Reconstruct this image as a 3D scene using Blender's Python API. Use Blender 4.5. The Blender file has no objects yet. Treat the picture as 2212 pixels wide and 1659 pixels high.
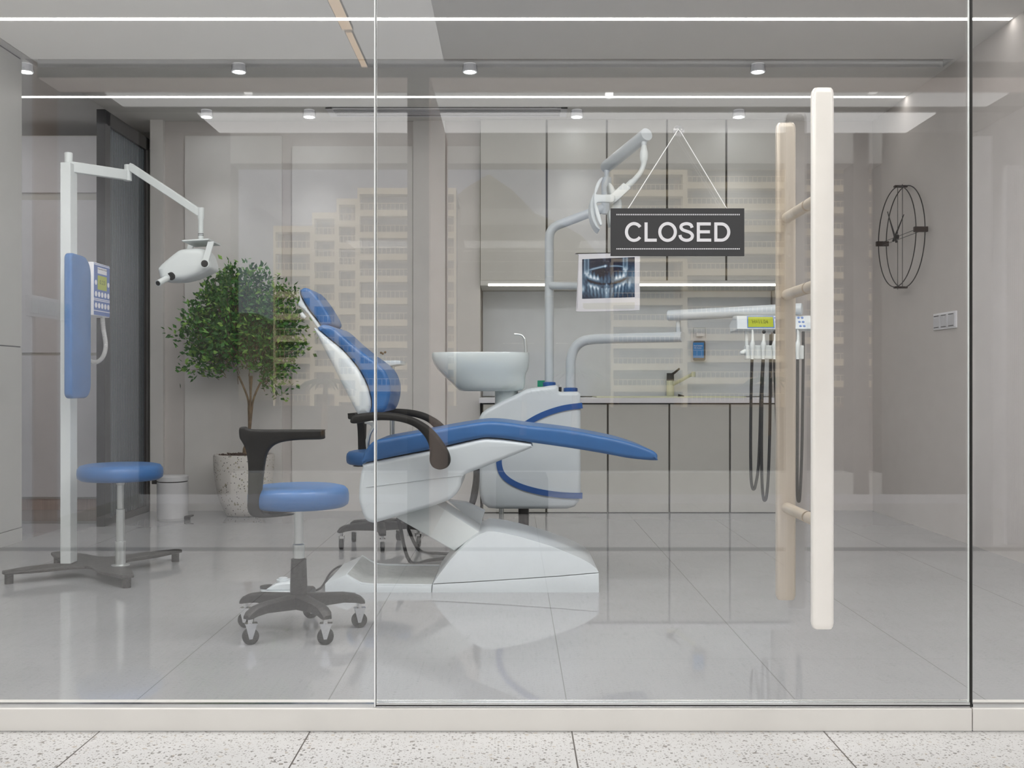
import bpy, bmesh, math, random
from mathutils import Vector, Matrix
from mathutils.geometry import tessellate_polygon
random.seed(7)
PI = math.pi
S = bpy.context.scene
COL = S.collection
# ------------------------------------------------------------------ camera
cam_d = bpy.data.cameras.new('camera'); cam = bpy.data.objects.new('camera', cam_d); COL.objects.link(cam)
cam.location = (0, 0, 1); cam.rotation_euler = (PI/2, 0, 0)
cam_d.sensor_width = 36; cam_d.lens = 36; cam_d.clip_start = .02; cam_d.clip_end = 600
S.camera = cam
# ------------------------------------------------------------------ view
S.view_settings.view_transform = 'Standard'; S.view_settings.look = 'None'
S.view_settings.exposure = 0; S.view_settings.gamma = 1; S.view_settings.use_curve_mapping = False
# ------------------------------------------------------------------ world
W = bpy.data.worlds.new('sky'); S.world = W; W.use_nodes = True
wn = W.node_tree; wn.nodes.clear()
wo = wn.nodes.new('ShaderNodeOutputWorld'); wb = wn.nodes.new('ShaderNodeBackground')
tc = wn.nodes.new('ShaderNodeTexCoord'); sx = wn.nodes.new('ShaderNodeSeparateXYZ'); cr = wn.nodes.new('ShaderNodeValToRGB')
wn.links.new(tc.outputs['Generated'], sx.inputs[0]); wn.links.new(sx.outputs['Z'], cr.inputs[0])
cr.color_ramp.elements[0].position = 0; cr.color_ramp.elements[0].color = (.50, .51, .57, 1)
cr.color_ramp.elements[1].position = .45; cr.color_ramp.elements[1].color = (.30, .36, .52, 1)
wn.links.new(cr.outputs[0], wb.inputs[0]); wb.inputs[1].default_value = .95
wn.links.new(wb.outputs[0], wo.inputs[0])
# evening sun on the blocks of flats across the road
sun_d = bpy.data.lights.new('sun', 'SUN'); sun_d.energy = 2.8; sun_d.color = (1, .86, .62); sun_d.angle = .02
sun = bpy.data.objects.new('sun', sun_d); COL.objects.link(sun)
sun.rotation_euler = Vector((.45, -1, -.5)).to_track_quat('-Z', 'Y').to_euler()
STRIP_L = 10.0      # radiance of the white ceiling strips
SPOT_L = 40.0
LOBBY_L = 3.2       # glow of the added lobby entrance panel and added spot discs

G = 2.965           # distance of the shop glass
H = 3.075           # clinic ceiling
HL = 3.114          # lobby ceiling
def V(d): return 2*G - d          # lobby depth as mirrored by the glass
def P(x, y, d): return Vector(((x-1106)*d/2212, d, 1-(y-829.5)*d/2212))
def XX(x, d): return (x-1106)*d/2212
def ZZ(y, d): return 1-(y-829.5)*d/2212
def prof(pts, d, ox=0, oy=0, s=1.0): return [(XX(ox+a/s, d), ZZ(oy+b/s, d)) for a, b in pts]

# ------------------------------------------------------------------ materials
def new_mat(name):
    m = bpy.data.materials.new(name); m.use_nodes = True
    return m, m.node_tree, m.node_tree.nodes['Principled BSDF']
def mat(name, col, rough=.5, metal=0, spec=.5, var=.04, scale=8, coat=0, bump=0, bscale=200, em=0, stretch=None, sss=0):
    m, nt, b = new_mat(name)
    co = nt.nodes.new('ShaderNodeTexCoord'); n = nt.nodes.new('ShaderNodeTexNoise'); n.inputs['Scale'].default_value = scale
    src = co.outputs['Object']
    if stretch:
        mp = nt.nodes.new('ShaderNodeMapping'); mp.inputs['Scale'].default_value = stretch
        nt.links.new(src, mp.inputs[0]); src = mp.outputs[0]
    nt.links.new(src, n.inputs['Vector']); n.inputs['Detail'].default_value = 4
    r = nt.nodes.new('ShaderNodeValToRGB'); nt.links.new(n.outputs['Fac'], r.inputs[0])
    r.color_ramp.elements[0].position = .3; r.color_ramp.elements[1].position = .7
    r.color_ramp.elements[0].color = tuple(c*(1-var) for c in col)+(1,)
    r.color_ramp.elements[1].color = tuple(min(1, c*(1+var)) for c in col)+(1,)
    nt.links.new(r.outputs[0], b.inputs['Base Color'])
    b.inputs['Roughness'].default_value = rough; b.inputs['Metallic'].default_value = metal
    b.inputs['Specular IOR Level'].default_value = spec; b.inputs['Coat Weight'].default_value = coat
    if em: b.inputs['Emission Color'].default_value = tuple(col)+(1,); b.inputs['Emission Strength'].default_value = em
    if bump:
        n2 = nt.nodes.new('ShaderNodeTexNoise'); n2.inputs['Scale'].default_value = bscale
        nt.links.new(co.outputs['Object'], n2.inputs['Vector'])
        bp = nt.nodes.new('ShaderNodeBump'); bp.inputs['Strength'].default_value = bump; bp.inputs['Distance'].default_value = .002
        nt.links.new(n2.outputs['Fac'], bp.inputs['Height']); nt.links.new(bp.outputs[0], b.inputs['Normal'])
    return m
def emit(name, col, s):
    m = bpy.data.materials.new(name); m.use_nodes = True; nt = m.node_tree; nt.nodes.clear()
    o = nt.nodes.new('ShaderNodeOutputMaterial'); e = nt.nodes.new('ShaderNodeEmission')
    e.inputs[0].default_value = tuple(col)+(1,); e.inputs[1].default_value = s; nt.links.new(e.outputs[0], o.inputs[0]); return m
def glass(name, refl, tint=(1, 1, 1), rough=0):
    m = bpy.data.materials.new(name); m.use_nodes = True; nt = m.node_tree; nt.nodes.clear()
    o = nt.nodes.new('ShaderNodeOutputMaterial'); mx = nt.nodes.new('ShaderNodeMixShader')
    t = nt.nodes.new('ShaderNodeBsdfTransparent'); g = nt.nodes.new('ShaderNodeBsdfGlossy')
    t.inputs[0].default_value = tuple(tint)+(1,); g.inputs['Roughness'].default_value = rough
    mx.inputs[0].default_value = refl
    nt.links.new(t.outputs[0], mx.inputs[1]); nt.links.new(g.outputs[0], mx.inputs[2]); nt.links.new(mx.outputs[0], o.inputs[0]); return m
def line_mask(nt, sock, pos, hw):
    acc = None
    for p in pos:
        a = nt.nodes.new('ShaderNodeMath'); a.operation = 'SUBTRACT'; a.inputs[1].default_value = p; nt.links.new(sock, a.inputs[0])
        b = nt.nodes.new('ShaderNodeMath'); b.operation = 'ABSOLUTE'; nt.links.new(a.outputs[0], b.inputs[0])
        c = nt.nodes.new('ShaderNodeMath'); c.operation = 'LESS_THAN'; c.inputs[1].default_value = hw; nt.links.new(b.outputs[0], c.inputs[0])
        if acc is None: acc = c.outputs[0]
        else:
            d = nt.nodes.new('ShaderNodeMath'); d.operation = 'MAXIMUM'; nt.links.new(acc, d.inputs[0]); nt.links.new(c.outputs[0], d.inputs[1]); acc = d.outputs[0]
    return acc
def mixc(nt, fac, a, b):
    m = nt.nodes.new('ShaderNodeMix'); m.data_type = 'RGBA'
    for sock, v in ((m.inputs[0], fac), (m.inputs[6], a), (m.inputs[7], b)):
        if isinstance(v, (tuple, float, int)): sock.default_value = v if not isinstance(v, tuple) else tuple(v)+(1,)
        else: nt.links.new(v, sock)
    return m.outputs[2]
XJ = [-2.6, -1.187, -.581, .172, .897, 1.5, 2.3]
YJ = [1.4, 2.15, 3.727-.783, 3.727, 4.51, 5.293, 6.076, 6.859, 7.64]
def tile_mat(name, base, joint, rough, speck=False, hw=.0009, yj=True):
    m, nt, b = new_mat(name)
    co = nt.nodes.new('ShaderNodeTexCoord'); sp = nt.nodes.new('ShaderNodeSeparateXYZ'); nt.links.new(co.outputs['Object'], sp.inputs[0])
    n = nt.nodes.new('ShaderNodeTexNoise'); n.inputs['Scale'].default_value = 2.2; n.inputs['Detail'].default_value = 8; nt.links.new(co.outputs['Object'], n.inputs['Vector'])
    r = nt.nodes.new('ShaderNodeMapRange'); r.inputs[1].default_value = .35; r.inputs[2].default_value = .65; nt.links.new(n.outputs['Fac'], r.inputs[0])
    c = mixc(nt, r.outputs[0], tuple(x*.93 for x in base), base)
    if speck:
        for sc, th, colr in ((30, .23, (.15, .13, .11)), (64, .33, (.12, .11, .10)), (115, .40, (.15, .14, .12)), (190, .42, (.26, .24, .22)), (40, .24, (.42, .37, .31))):
            nd = nt.nodes.new('ShaderNodeTexNoise'); nd.inputs['Scale'].default_value = sc*2.2; nt.links.new(co.outputs['Object'], nd.inputs['Vector'])
            ad = nt.nodes.new('ShaderNodeVectorMath'); ad.operation = 'MULTIPLY_ADD'
            ad.inputs[1].default_value = (.5/sc,)*3; nt.links.new(nd.outputs['Color'], ad.inputs[0]); nt.links.new(co.outputs['Object'], ad.inputs[2])
            v = nt.nodes.new('ShaderNodeTexVoronoi'); v.inputs['Scale'].default_value = sc; nt.links.new(ad.outputs[0], v.inputs['Vector'])
            sc2 = nt.nodes.new('ShaderNodeSeparateColor'); nt.links.new(v.outputs['Color'], sc2.inputs[0])
            t = nt.nodes.new('ShaderNodeMath'); t.operation = 'MULTIPLY'; t.inputs[1].default_value = th*1.6; nt.links.new(sc2.outputs[0], t.inputs[0])
            t0 = nt.nodes.new('ShaderNodeMath'); t0.operation = 'SUBTRACT'; t0.inputs[1].default_value = th*.55; nt.links.new(t.outputs[0], t0.inputs[0])
            l = nt.nodes.new('ShaderNodeMath'); l.operation = 'LESS_THAN'; nt.links.new(v.outputs['Distance'], l.inputs[0]); nt.links.new(t0.outputs[0], l.inputs[1])
            f = nt.nodes.new('ShaderNodeMath'); f.operation = 'MULTIPLY'; f.inputs[1].default_value = .8; nt.links.new(l.outputs[0], f.inputs[0])
            c = mixc(nt, f.outputs[0], c, colr)
    mk = line_mask(nt, sp.outputs[0], XJ, hw)
    if yj:
        mk2 = line_mask(nt, sp.outputs[1], YJ, hw)
        mm = nt.nodes.new('ShaderNodeMath'); mm.operation = 'MAXIMUM'; nt.links.new(mk, mm.inputs[0]); nt.links.new(mk2, mm.inputs[1]); mk = mm.outputs[0]
    c = mixc(nt, mk, c, joint)
    nt.links.new(c, b.inputs['Base Color']); b.inputs['Roughness'].default_value = rough
    return m
M = {}
M['floor'] = tile_mat('glossy_tile', (.325, .328, .338), (.23, .225, .22), .025)
M['terrazzo'] = tile_mat('terrazzo', (.55, .543, .535), (.10, .09, .08), .35, True, .0022, False)
M['kerb'] = mat('polished_stone', (.75, .73, .69), .22, var=.03, scale=5, spec=.7)
M['ceil'] = mat('ceiling_paint', (.72, .705, .68), .8, var=.01)
M['ceil_in'] = mat('recess_paint', (.85, .85, .84), .7, var=.01)
M['wall'] = mat('taupe_plaster', (.62, .585, .56), .75, var=.02, bump=.05)
M['wall_lt'] = mat('light_plaster', (.72, .70, .675), .7, var=.02)
M['greyp'] = mat('grey_lacquer', (.58, .58, .55), .35, var=.02)
M['whitep'] = mat('white_lacquer', (.74, .74, .77), .4, var=.02)
M['wood'] = mat('pale_wood', (.47, .37, .32), .5, var=.14, scale=6, stretch=(40, 40, .8))
M['darkw'] = mat('dark_wall_cladding', (.10, .092, .088), .6, var=.1)
M['woodc'] = mat('pale_wood_cladding', (.88, .74, .68), .5, var=.1, scale=6, stretch=(.8, 40, 40))
M['dark'] = mat('dark_panel', (.03, .03, .03), .6)
M['black'] = mat('black_metal', (.012, .011, .010), .4)
M['white'] = mat('white_plastic', (.60, .65, .675), .28, var=.02, coat=.25)
M['greym'] = mat('grey_tube_enamel', (.50, .545, .57), .3, var=.03, coat=.2)
M['lwhite'] = mat('light_enamel', (.66, .70, .695), .35, var=.02)
M['blue'] = mat('blue_vinyl', (.026, .125, .335), .42, var=.08, bump=.12, bscale=900, coat=.15)
M['bluep'] = mat('blue_plastic', (.015, .085, .30), .35)
M['arm'] = mat('black_soft_plastic', (.012, .011, .009), .6, var=.2, spec=.3)
M['iron'] = mat('charcoal_cast', (.028, .026, .024), .55, var=.35, scale=60, bump=.3, bscale=90)
M['rubber'] = mat('black_rubber', (.016, .016, .016), .6)
M['chrome'] = mat('chrome', (.72, .73, .73), .18, 1, var=.03)
M['satin'] = mat('satin_steel', (.62, .65, .64), .3, .85, var=.04)
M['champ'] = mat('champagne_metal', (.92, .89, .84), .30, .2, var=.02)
M['champd'] = mat('champagne_metal_shaded', (.58, .51, .42), .30, .45, var=.02)  # darker copy of the handle metal, shade of the inner bar in its colour
M['sign'] = mat('sign_charcoal', (.045, .046, .049), .6, var=.02)
M['signw'] = mat('sign_white', (.80, .80, .83), .6, var=.0)
M['cord'] = mat('white_cord', (.95, .95, .95), .6, em=.15)
M['bin'] = mat('bin_white', (.60, .60, .61), .35)
M['soil'] = mat('bark_mulch', (.075, .045, .032), .9, var=.6, scale=60)
M['bark'] = mat('bark', (.20, .135, .075), .8, var=.35, scale=30)
M['counter'] = mat('white_counter', (.80, .80, .83), .3, var=.01)
M['sink'] = mat('pale_green_sink', (.66, .68, .50), .35, var=.02)
M['splash'] = mat('grey_backsplash', (.70, .74, .77), .3, var=.03)
M['cab'] = mat('greige_door', (.56, .555, .515), .4, var=.02)
M['cabin'] = mat('cabinet_inside', (.10, .092, .072), .7)
M['stripe'] = mat('lcd_green', (.34, .39, .02), .4, em=.08)
M['lcdtxt'] = mat('lcd_text', (.10, .12, .01), .5)
M['btnb'] = mat('button_blue', (.10, .20, .50), .5)
M['led'] = emit('strip_diffuser', (1, .97, .93), STRIP_L)
M['led2'] = emit('cabinet_strip', (1, .95, .85), 8)
M['spot'] = emit('spot_disc', (.93, .97, 1), SPOT_L)
M['lum'] = emit('added_lobby_glow', (1, .985, .95), LOBBY_L)
M['lumc'] = emit('painted_ceiling_glow', (1, .985, .96), 1.35)  # brighter left part of the lobby ceiling, its light put in as emission
M['panel'] = emit('added_clinic_glow', (1, .995, .985), 12.0)  # added fill source for clinic and corridor
M['lumb'] = emit('painted_band_glow', (1, .99, .975), 2.15)  # bright ceiling band by the windows, brightness painted as emission
M['lumb2'] = emit('painted_band_glow_soft', (1, .99, .975), 1.25)  # second bright ceiling band, also painted as emission, weaker
M['woodlum'] = emit('painted_wood_glow', (1, .84, .76), .58)  # lit look of the wood cladding put into a glowing colour
M['edge_lum'] = emit('painted_edge_glow', (1, .985, .96), .72)  # pale ceiling edge before the beam, painted as a glow
M['cove'] = emit('cove_tube', (.97, .985, 1), 18)
M['warm'] = emit('warm_strip', (1, .74, .50), 2.4)
M['glass'] = glass('shop_glass', .095)
M['gedge'] = mat('glass_edge', (.75, .78, .76), .2, em=.0)
M['wglass'] = glass('window_glass', .04)
M['flute'] = None
M['clear'] = glass('clear_plastic', .12, (.97, .97, .98))
def fluted():
    m, nt, b = new_mat('fluted_glass')
    co = nt.nodes.new('ShaderNodeTexCoord'); w = nt.nodes.new('ShaderNodeTexWave'); w.bands_direction = 'Y'; w.inputs['Scale'].default_value = 9.5
    nt.links.new(co.outputs['Object'], w.inputs['Vector'])
    r = nt.nodes.new('ShaderNodeValToRGB'); nt.links.new(w.outputs['Fac'], r.inputs[0])
    r.color_ramp.elements[0].color = (.055, .07, .085, 1); r.color_ramp.elements[1].color = (.10, .125, .145, 1)
    nt.links.new(r.outputs[0], b.inputs['Base Color']); b.inputs['Roughness'].default_value = .25
    bp = nt.nodes.new('ShaderNodeBump'); bp.inputs['Distance'].default_value = .004; bp.inputs['Strength'].default_value = .6
    nt.links.new(w.outputs['Fac'], bp.inputs['Height']); nt.links.new(bp.outputs[0], b.inputs['Normal'])
    return m
M['flute'] = fluted()
def pot_mat():
    m, nt, b = new_mat('speckled_pot')
    co = nt.nodes.new('ShaderNodeTexCoord'); c = (.66, .63, .59)
    for sc, th, colr in ((48, .42, (.34, .31, .22)), (75, .38, (.09, .08, .08))):
        v = nt.nodes.new('ShaderNodeTexVoronoi'); v.inputs['Scale'].default_value = sc; nt.links.new(co.outputs['Object'], v.inputs['Vector'])
        sc2 = nt.nodes.new('ShaderNodeSeparateColor'); nt.links.new(v.outputs['Color'], sc2.inputs[0])
        t = nt.nodes.new('ShaderNodeMath'); t.operation = 'MULTIPLY_ADD'; t.inputs[1].default_value = th*2; t.inputs[2].default_value = -th; nt.links.new(sc2.outputs[0], t.inputs[0])
        l = nt.nodes.new('ShaderNodeMath'); l.operation = 'LESS_THAN'; nt.links.new(v.outputs['Distance'], l.inputs[0]); nt.links.new(t.outputs[0], l.inputs[1])
        c = mixc(nt, l.outputs[0], c, colr)
    nt.links.new(c, b.inputs['Base Color']); b.inputs['Roughness'].default_value = .5
    return m
M['pot'] = pot_mat()
def leaf_mat():
    m, nt, b = new_mat('leaf')
    at = nt.nodes.new('ShaderNodeAttribute'); at.attribute_name = 'tone'
    r = nt.nodes.new('ShaderNodeValToRGB'); nt.links.new(at.outputs['Fac'], r.inputs[0])
    r.color_ramp.elements[0].color = (.022, .10, .014, 1); r.color_ramp.elements[1].color = (.30, .52, .09, 1)
    e = r.color_ramp.elements.new(.55); e.color = (.055, .225, .026, 1)
    nt.links.new(r.outputs[0], b.inputs['Base Color']); b.inputs['Roughness'].default_value = .45
    return m
M['leaf'] = leaf_mat()

# ------------------------------------------------------------------ mesh helpers
class MB:
    def __init__(s): s.v = []; s.f = []
    def add(s, vs, fs):
        o = len(s.v); s.v += [tuple(v) for v in vs]; s.f += [tuple(i+o for i in f) for f in fs]; return s
    def box(s, x0, x1, y0, y1, z0, z1):
        vs = [(x, y, z) for x in (x0, x1) for y in (y0, y1) for z in (z0, z1)]
        return s.add(vs, [(0, 1, 3, 2), (4, 6, 7, 5), (0, 4, 5, 1), (2, 3, 7, 6), (0, 2, 6, 4), (1, 5, 7, 3)])
    def obox(s, c, ax, ay, az):   # oriented box: centre and three half-axis vectors
        c = Vector(c); vs = [c+i*Vector(ax)+j*Vector(ay)+k*Vector(az) for i in (-1, 1) for j in (-1, 1) for k in (-1, 1)]
        return s.add(vs, [(0, 1, 3, 2), (4, 6, 7, 5), (0, 4, 5, 1), (2, 3, 7, 6), (0, 2, 6, 4), (1, 5, 7, 3)])
    def tube(s, path, r, n=16, caps=True, closed=False):
        path = [Vector(p) for p in path]; k = len(path)
        rs = r if isinstance(r, (list, tuple)) else [r]*k
        up = None; vs = []
        for i, p in enumerate(path):
            a = path[(i-1) % k] if (i > 0 or closed) else p; b = path[(i+1) % k] if (i < k-1 or closed) else p
            t = (b-a)
            if t.length < 1e-9: t = Vector((0, 0, 1))
            t.normalize()
            if up is None:
                up = Vector((0, 0, 1)) if abs(t.z) < .9 else Vector((0, 1, 0))
            u = up - t*up.dot(t)
            if u.length < 1e-6: u = t.orthogonal()
            u.normalize(); w = t.cross(u); up = u
            for j in range(n):
                an = 2*PI*j/n; vs.append(p+(u*math.cos(an)+w*math.sin(an))*rs[i])
        fs = []
        for i in range(k if closed else k-1):
            for j in range(n):
                i2 = (i+1) % k
                fs.append((i*n+j, i*n+(j+1) % n, i2*n+(j+1) % n, i2*n+j))
        if caps and not closed: fs += [tuple(range(n))[::-1], tuple((k-1)*n+j for j in range(n))]
        return s.add(vs, fs)
    def lathe(s, pr, c=(0, 0, 0), n=32, axis='z'):
        vs = []; k = len(pr)
        for r, z in pr:
            for j in range(n):
                a = 2*PI*j/n
                if axis == 'z': vs.append((c[0]+r*math.cos(a), c[1]+r*math.sin(a), c[2]+z))
                elif axis == 'y': vs.append((c[0]+r*math.cos(a), c[1]+z, c[2]+r*math.sin(a)))
                else: vs.append((c[0]+z, c[1]+r*math.cos(a), c[2]+r*math.sin(a)))
        fs = []
        for i in range(k-1):
            for j in range(n): fs.append((i*n+j, i*n+(j+1) % n, (i+1)*n+(j+1) % n, (i+1)*n+j))
        fs += [tuple(range(n))[::-1], tuple((k-1)*n+j for j in range(n))]
        return s.add(vs, fs)
    def prism(s, pts, y0, y1, r=0, seg=4, even=False):      # outline in x,z pushed along y, edges rounded by r
        n = len(pts); area = sum(pts[i][0]*pts[(i+1) % n][1]-pts[(i+1) % n][0]*pts[i][1] for i in range(n))
        if area < 0: pts = pts[::-1]
        nor = []
        for i in range(n):
            a = Vector(pts[i-1]); b = Vector(pts[i]); c = Vector(pts[(i+1) % n])
            e1 = (b-a); e2 = (c-b)
            e1 = e1.normalized() if e1.length > 1e-9 else e2.normalized(); e2 = e2.normalized() if e2.length > 1e-9 else e1
            nn = Vector((e1.y+e2.y, -e1.x-e2.x))
            nor.append(nn.normalized() if nn.length > 1e-6 else Vector((e1.y, -e1.x)))
        rings = []; P2 = [Vector(p) for p in pts]; lim = []
        for i in range(n):        # local thickness limits how far the cap may be drawn in
            o = P2[i]; d = -nor[i]; best = 9
            for j in range(n):
                if j == i or (j+1) % n == i: continue
                a = P2[j]; e = P2[(j+1) % n]-a; den = d.x*e.y-d.y*e.x
                if abs(den) < 1e-12: continue
                w = a-o; t_ = (w.x*e.y-w.y*e.x)/den; u_ = (w.x*d.y-w.y*d.x)/den
                if t_ > 1e-6 and -1e-6 <= u_ <= 1+1e-6: best = min(best, t_)
            lim.append(min(1.0, .40*best/max(r, 1e-9)))
        for _ in range(8): lim = [min(lim[i], (lim[i-1]+lim[i]+lim[(i+1) % n])/3) for i in range(n)]
        if even: lim = [1.0]*n
        if r > 0:
            for k in range(seg+1):
                a = k/seg*PI/2; rings.append((r*(1-math.sin(a)), y0+r*(1-math.cos(a))))
            rings += [(i, y1-(y-y0)) for i, y in rings[::-1]]
        else: rings = [(0, y0), (0, y1)]
        vs = []
        for ins, y in rings:
            for p, q, li in zip(pts, nor, lim): vs.append((p[0]-q.x*ins*li, y, p[1]-q.y*ins*li))
        fs = []
        for k in range(len(rings)-1):
            for i in range(n): fs.append((k*n+i, k*n+(i+1) % n, (k+1)*n+(i+1) % n, (k+1)*n+i))
        tri = tessellate_polygon([[Vector((v[0], v[2], 0)) for v in vs[:n]]])
        fs += [tuple(t) for t in tri]; tri = tessellate_polygon([[Vector((v[0], v[2], 0)) for v in vs[-n:]]]); fs += [tuple((len(rings)-1)*n+j for j in t) for t in tri]
        return s.add(vs, fs)
    def ball(s, c, rx, ry=None, rz=None, n=20):
        ry = ry or rx; rz = rz or rx; pr = [(max(1e-4, math.sin(PI*i/12)), -math.cos(PI*i/12)) for i in range(13)]
        o = len(s.v); s.lathe(pr, (0, 0, 0), n)
        for i in range(o, len(s.v)): x, y, z = s.v[i]; s.v[i] = (c[0]+x*rx, c[1]+y*ry, c[2]+z*rz)
        return s
ORG = {}
def build(mb, name, m, parent=None, ang=35, bevel=0, seg=2, recalc=True):
    off = ORG.get(parent.name, Vector((0, 0, 0))) if parent else Vector((0, 0, 0))
    me = bpy.data.meshes.new(name); me.from_pydata([tuple(Vector(v)-off) for v in mb.v], [], mb.f); me.update()
    if recalc:
        bm = bmesh.new(); bm.from_mesh(me); bmesh.ops.recalc_face_normals(bm, faces=bm.faces); bm.to_mesh(me); bm.free()
    if ang:
        me.polygons.foreach_set('use_smooth', [True]*len(me.polygons)); me.set_sharp_from_angle(angle=math.radians(ang))
    if m: me.materials.append(m)
    o = bpy.data.objects.new(name, me); COL.objects.link(o)
    if parent: o.parent = parent; ORG[o.name] = off
    if bevel:
        b = o.modifiers.new('bevel', 'BEVEL'); b.width = bevel; b.segments = seg; b.limit_method = 'ANGLE'; b.angle_limit = math.radians(40)
    return o
def tag(o, label, cat, group=None, kind=None):
    if label: o['label'] = label
    if cat: o['category'] = cat
    if group: o['group'] = group
    if kind: o['kind'] = kind
    return o
def thing(name, label, cat, loc=(0, 0, 0), group=None, kind=None):
    o = bpy.data.objects.new(name, None); COL.objects.link(o); o.location = loc; o.empty_display_size = .1
    ORG[o.name] = Vector(loc); return tag(o, label, cat, group, kind)
def struct(o): o['kind'] = 'structure'; return o
def copy_tree(o, parent=None):
    c = o.copy(); COL.objects.link(c)
    if parent: c.parent = parent
    for ch in list(o.children): copy_tree(ch, c)
    return c
def cat_rom(pts, n=5, closed=True):
    out = []; k = len(pts); rng = range(k) if closed else range(k-1)
    for i in rng:
        g = lambda j: Vector(pts[j % k]) if closed else Vector(pts[max(0, min(k-1, j))])
        a, b, c, d = g(i-1), g(i), g(i+1), g(i+2)
        for t in [q/n for q in range(n)]:
            out.append(tuple(.5*((2*b)+(c-a)*t+(2*a-5*b+4*c-d)*t*t+(3*b-a-3*c+d)*t**3)))
    if not closed: out.append(tuple(Vector(pts[-1])))
    return out
def text_mesh(txt, name, m, parent, x0, x1, z0, z1, y, depth=.001, rot=None):
    cu = bpy.data.curves.new('t', 'FONT'); cu.body = txt; cu.extrude = 0; cu.resolution_u = 6
    ob = bpy.data.objects.new('t', cu); COL.objects.link(ob)
    bpy.context.view_layer.update()
    me0 = bpy.data.meshes.new_from_object(ob.evaluated_get(bpy.context.evaluated_depsgraph_get()))
    vs = [v.co.copy() for v in me0.vertices]; fs = [tuple(p.vertices) for p in me0.polygons]
    bpy.data.objects.remove(ob); bpy.data.curves.remove(cu); bpy.data.meshes.remove(me0)
    ax, bx = min(v.x for v in vs), max(v.x for v in vs); az, bz = min(v.y for v in vs), max(v.y for v in vs)
    mb = MB(); out = []
    for v in vs:
        u = (v.x-ax)/(bx-ax); w = (v.y-az)/(bz-az)
        if rot: out.append(rot(u, w))
        else: out.append((x0+(x1-x0)*u, y, z0+(z1-z0)*w))
    mb.add(out, fs)
    o = build(mb, name, m, parent, ang=0, recalc=False)
    so = o.modifiers.new('thick', 'SOLIDIFY'); so.thickness = depth; so.offset = 0
    return o
def quad_wall(name, boxes, m, bevel=0):
    mb = MB()
    for b in boxes: mb.box(*b)
    return struct(build(mb, name, m, ang=0, bevel=bevel))

# ================================================================== CLINIC SHELL
BW = 8.09; XR = 2.85; XL = -3.126
quad_wall('floor', [(-5.2, 3.4, 3.035, 9.2, -.12, 0)], M['floor'])
# ceiling with the slot that holds the front row of spots
s0, s1 = 6.535, 6.715
quad_wall('ceiling', [(-5.2, 3.4, 2.956, s0, H, H+.2), (-5.2, 3.4, s1, 9.2, H, H+.2), (-5.2, XX(70, 6.64), s0, s1, H, H+.2), (XX(2052, 6.6), 3.4, s0, s1, H, H+.2)], M['ceil'])
quad_wall('trim_1', [(XX(70, 6.64), XX(2052, 6.6), s0+.001, s1-.001, H+.06, H+.2)], M['dark'])
struct(bpy.data.objects['trim_1'])
quad_wall('trim_2', [(XX(70, 6.64)+.001, XX(2046, 6.715), s1-.006, s1-.0005, H+.001, H+.045)], M['ceil_in'])
quad_wall('wall_right', [(XR, XR+.2, G+.01, BW+.1, 0, H)], M['wall'])
quad_wall('wall_left', [(XL-.6, XL, G+.01, 6.53, .09, 1.232), (XL-.6, XL, G+.01, 6.53, 1.24, H-.012)], M['greyp'])
quad_wall('trim_3', [(XL-.6, XL-.006, G+.01, 6.525, 1.2, 1.26), (XL-.6, XL-.006, G+.01, 6.525, H-.05, H)], M['dark'])
quad_wall('baseboard_left', [(XL-.6, XL+.002, G+.01, 6.532, 0, .085)], M['greyp'])
# back wall: taupe with two lighter panels, and a niche for the kitchenette
kx0, kx1 = XX(1036, 7.94), XX(1704, 7.94)
quad_wall('wall_back', [(XX(330, BW), kx0-.001, BW, BW+.9, 0, H)], M['wall'])
quad_wall('wall_back_right', [(kx1+.001, XR+.2, BW, BW+.9, 0, H)], M['wall'])
quad_wall('wall_niche', [(kx0, kx1, 8.475, 8.99, 0, H)], M['wall'])
mb = MB()
mb.box(XX(401, BW), XX(610, BW), BW-.02, BW, 0, ZZ(295, BW))
build(mb, 'wall_panel_left', M['wall_lt'], ang=0); struct(bpy.data.objects['wall_panel_left']).name = 'trim_4'
mb = MB(); mb.box(XX(632, BW), XX(892, BW), BW-.02, BW, 0, ZZ(317, BW)); mb.box(XX(893, BW), XX(962, BW), BW-.03, BW, 0, H); mb.box(XX(966, BW), kx0, BW-.02, BW, 0, ZZ(317, BW))
struct(build(mb, 'trim_5', M['wall_lt'], ang=0))
struct(build(MB().box(XX(329, BW), XX(357, BW), BW-.05, BW, 0, H), 'trim_6', M['wall_lt'], ang=0))
# corridor beyond the opening on the left
quad_wall('wall_corridor', [(-5.2, -5.0, 6.0, 9.2, 0, H), (-5.2, XX(330, BW), 9.0, 9.2, 0, H), (-5.2, XL-.6, 6.4, 6.53, 0, H)], M['wall_lt'])
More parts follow.
